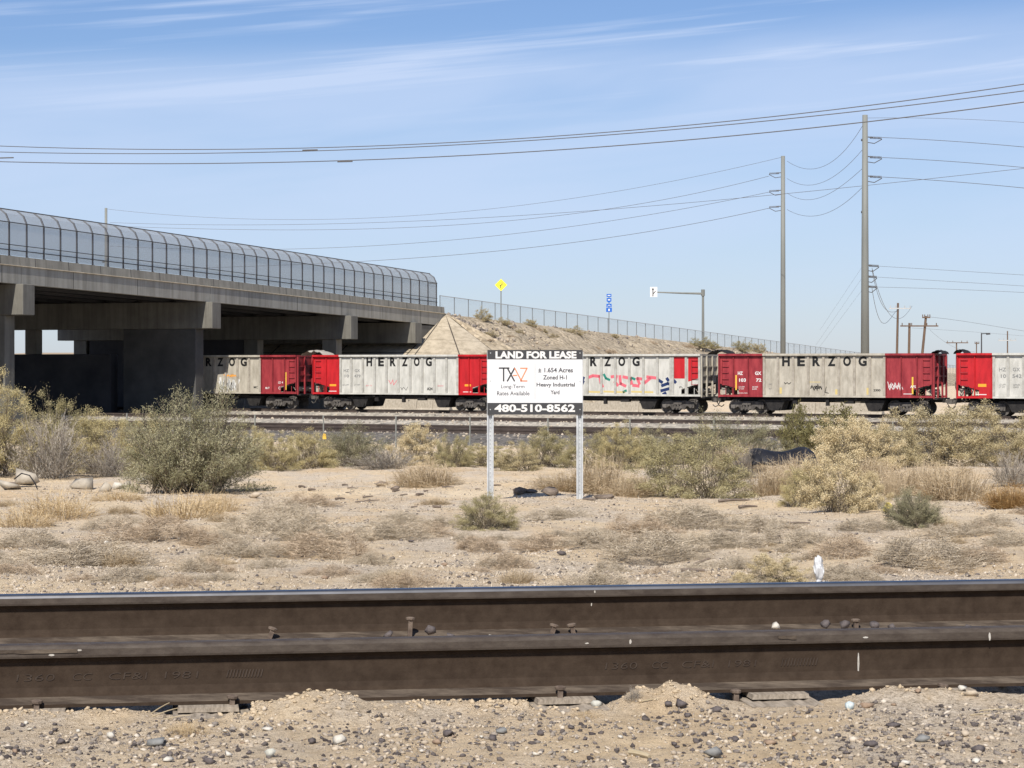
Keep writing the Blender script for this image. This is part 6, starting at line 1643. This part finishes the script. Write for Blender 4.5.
for i, (px, py, l_, a, lf) in enumerate([(165, 719, 32, -.5, .35), (176, 722, 30, -.3, .2), (160, 717, 28, -.7, .5), (650, 703, 18, .3, .1), (1000, 712, 40, -.15, .05), (985, 716, 30, .1, .04), (845, 690, 18, 1.2, .6), (786, 688, 22, 1.0, .9), (815, 678, 20, -.9, 1.0)]):
    stick(px, py, l_, .0022, a, 'pale_wood', ['long pale dry stalk leaning on the near rail at left', 'second pale stalk on the weeds at left', 'thin pale stalk tilted against the rail at left', 'pale dry stalk on the middle mound', 'long pale dry stalk at the right edge', 'short pale dry stalk at the right edge', 'thin stalk leaning by the right tie', 'thin stalk against the rail near the tally marks', 'thin upright stalk near the tally marks'][i], 'dry_stalk', 'stalk', lift=lf)
# tiny dead weed by the middle tie and clump of dry weed at left
plant(634, 703, 22, 18, 'twig', 'tiny bare dead weed at the left foot of the middle mound', 'weed', name='dead_weed')
plant(185, 735, 40, 20, 'gold', 'little golden dry weed clump in front of the left tie', 'weed', name='dry_weed')
plant(590, 716, 34, 8, 'gold', 'flattened dry weed patch below the middle tie', 'weed', name='dry_weed')
plant(893, 498, 20, 30, 'grass', 'pale dead stalks sticking up behind the small round bush', 'weed', name='dead_weed')
# pale green-white litter and other finds
x, y, z = hit(849, 710); k_ = y / F
mb = MB(); V0, F0 = ICO1
rg = np.random.default_rng(2); Vp = V0 * (1 + rg.uniform(-.3, .3, (len(V0), 1))) * np.array([6 * k_, 5 * k_, 6 * k_])
o = link('crumpled_wrapper', npmesh('crumpled_wrapper', Vp, F0), pm('pale_blue_wrapper', (.35, .42, .42), (.62, .66, .64), scale=90), loc=(x, y, z + .012)); tag(o, 'crumpled pale blue white wrapper on the right sand mound', 'litter')
stone(866, 708, 17, 6, 'stone_brown', 'orange brown pottery shard right of the pale wrapper', 960, name='pottery_shard', cat='shard')
# white crumpled bag on the far side of the rails
x, y, z = hit(819, 592, lo=8.9); k_ = y / F
V0, F0 = ico(3); rg = np.random.default_rng(6)
def crumple(V, sx_, sy_, sz_, amp, seed):
    rg_ = np.random.default_rng(seed); o_ = V.copy()
    for _ in range(26):
        n_ = rg_.normal(0, 1, 3); n_ /= np.linalg.norm(n_); dd_ = V @ n_; o_ += n_ * (amp * np.sin(dd_ * rg_.uniform(4, 9) + rg_.uniform(0, 6)))[:, None]
    return o_ * np.array([sx_, sy_, sz_])
root = empty('white_bag', (x, y, z)); tag(root, 'small crumpled white plastic bag standing just beyond the far rail', 'bag')
link('bag_body', npmesh('bag_body', crumple(V0, 5.2 * k_, 4.5 * k_, 12 * k_, .085, 1), F0), M['plastic_white'], root, loc=(0, 0, 24 * k_))
link('bag_base', npmesh('bag_base', crumple(V0, 7.5 * k_, 6 * k_, 7 * k_, .09, 2), F0), M['plastic_white'], root, loc=(2.5 * k_, 0, 6 * k_))
# yellow cup beside the small round bush
x, y, z = hit(883, 515); k_ = y / F
mb = MB(); n = 14; V = []
for (zz_, r_) in ((0, .55), (1, .9), (.97, .83), (.04, .48)):
    for i in range(n): V.append((r_ * 4.2 * k_ * math.cos(6.283 * i / n), r_ * 4.2 * k_ * math.sin(6.283 * i / n), zz_ * 9 * k_))
mb.add(V, [(a * n + i, a * n + (i + 1) % n, (a + 1) * n + (i + 1) % n, (a + 1) * n + i) for a in range(3) for i in range(n)] + [tuple(range(n - 1, -1, -1))])
o = mb.build('plastic_cup', pm('faded_yellow_plastic', (.66, .55, .16), (.74, .62, .22), scale=8)); o.location = (x, y - .1, z + .05); o.rotation_euler = (.9, .3, .2)
tag(o, 'pale yellow plastic cup caught at the left side of the small round bush', 'cup')
print('objects', len(bpy.data.objects))
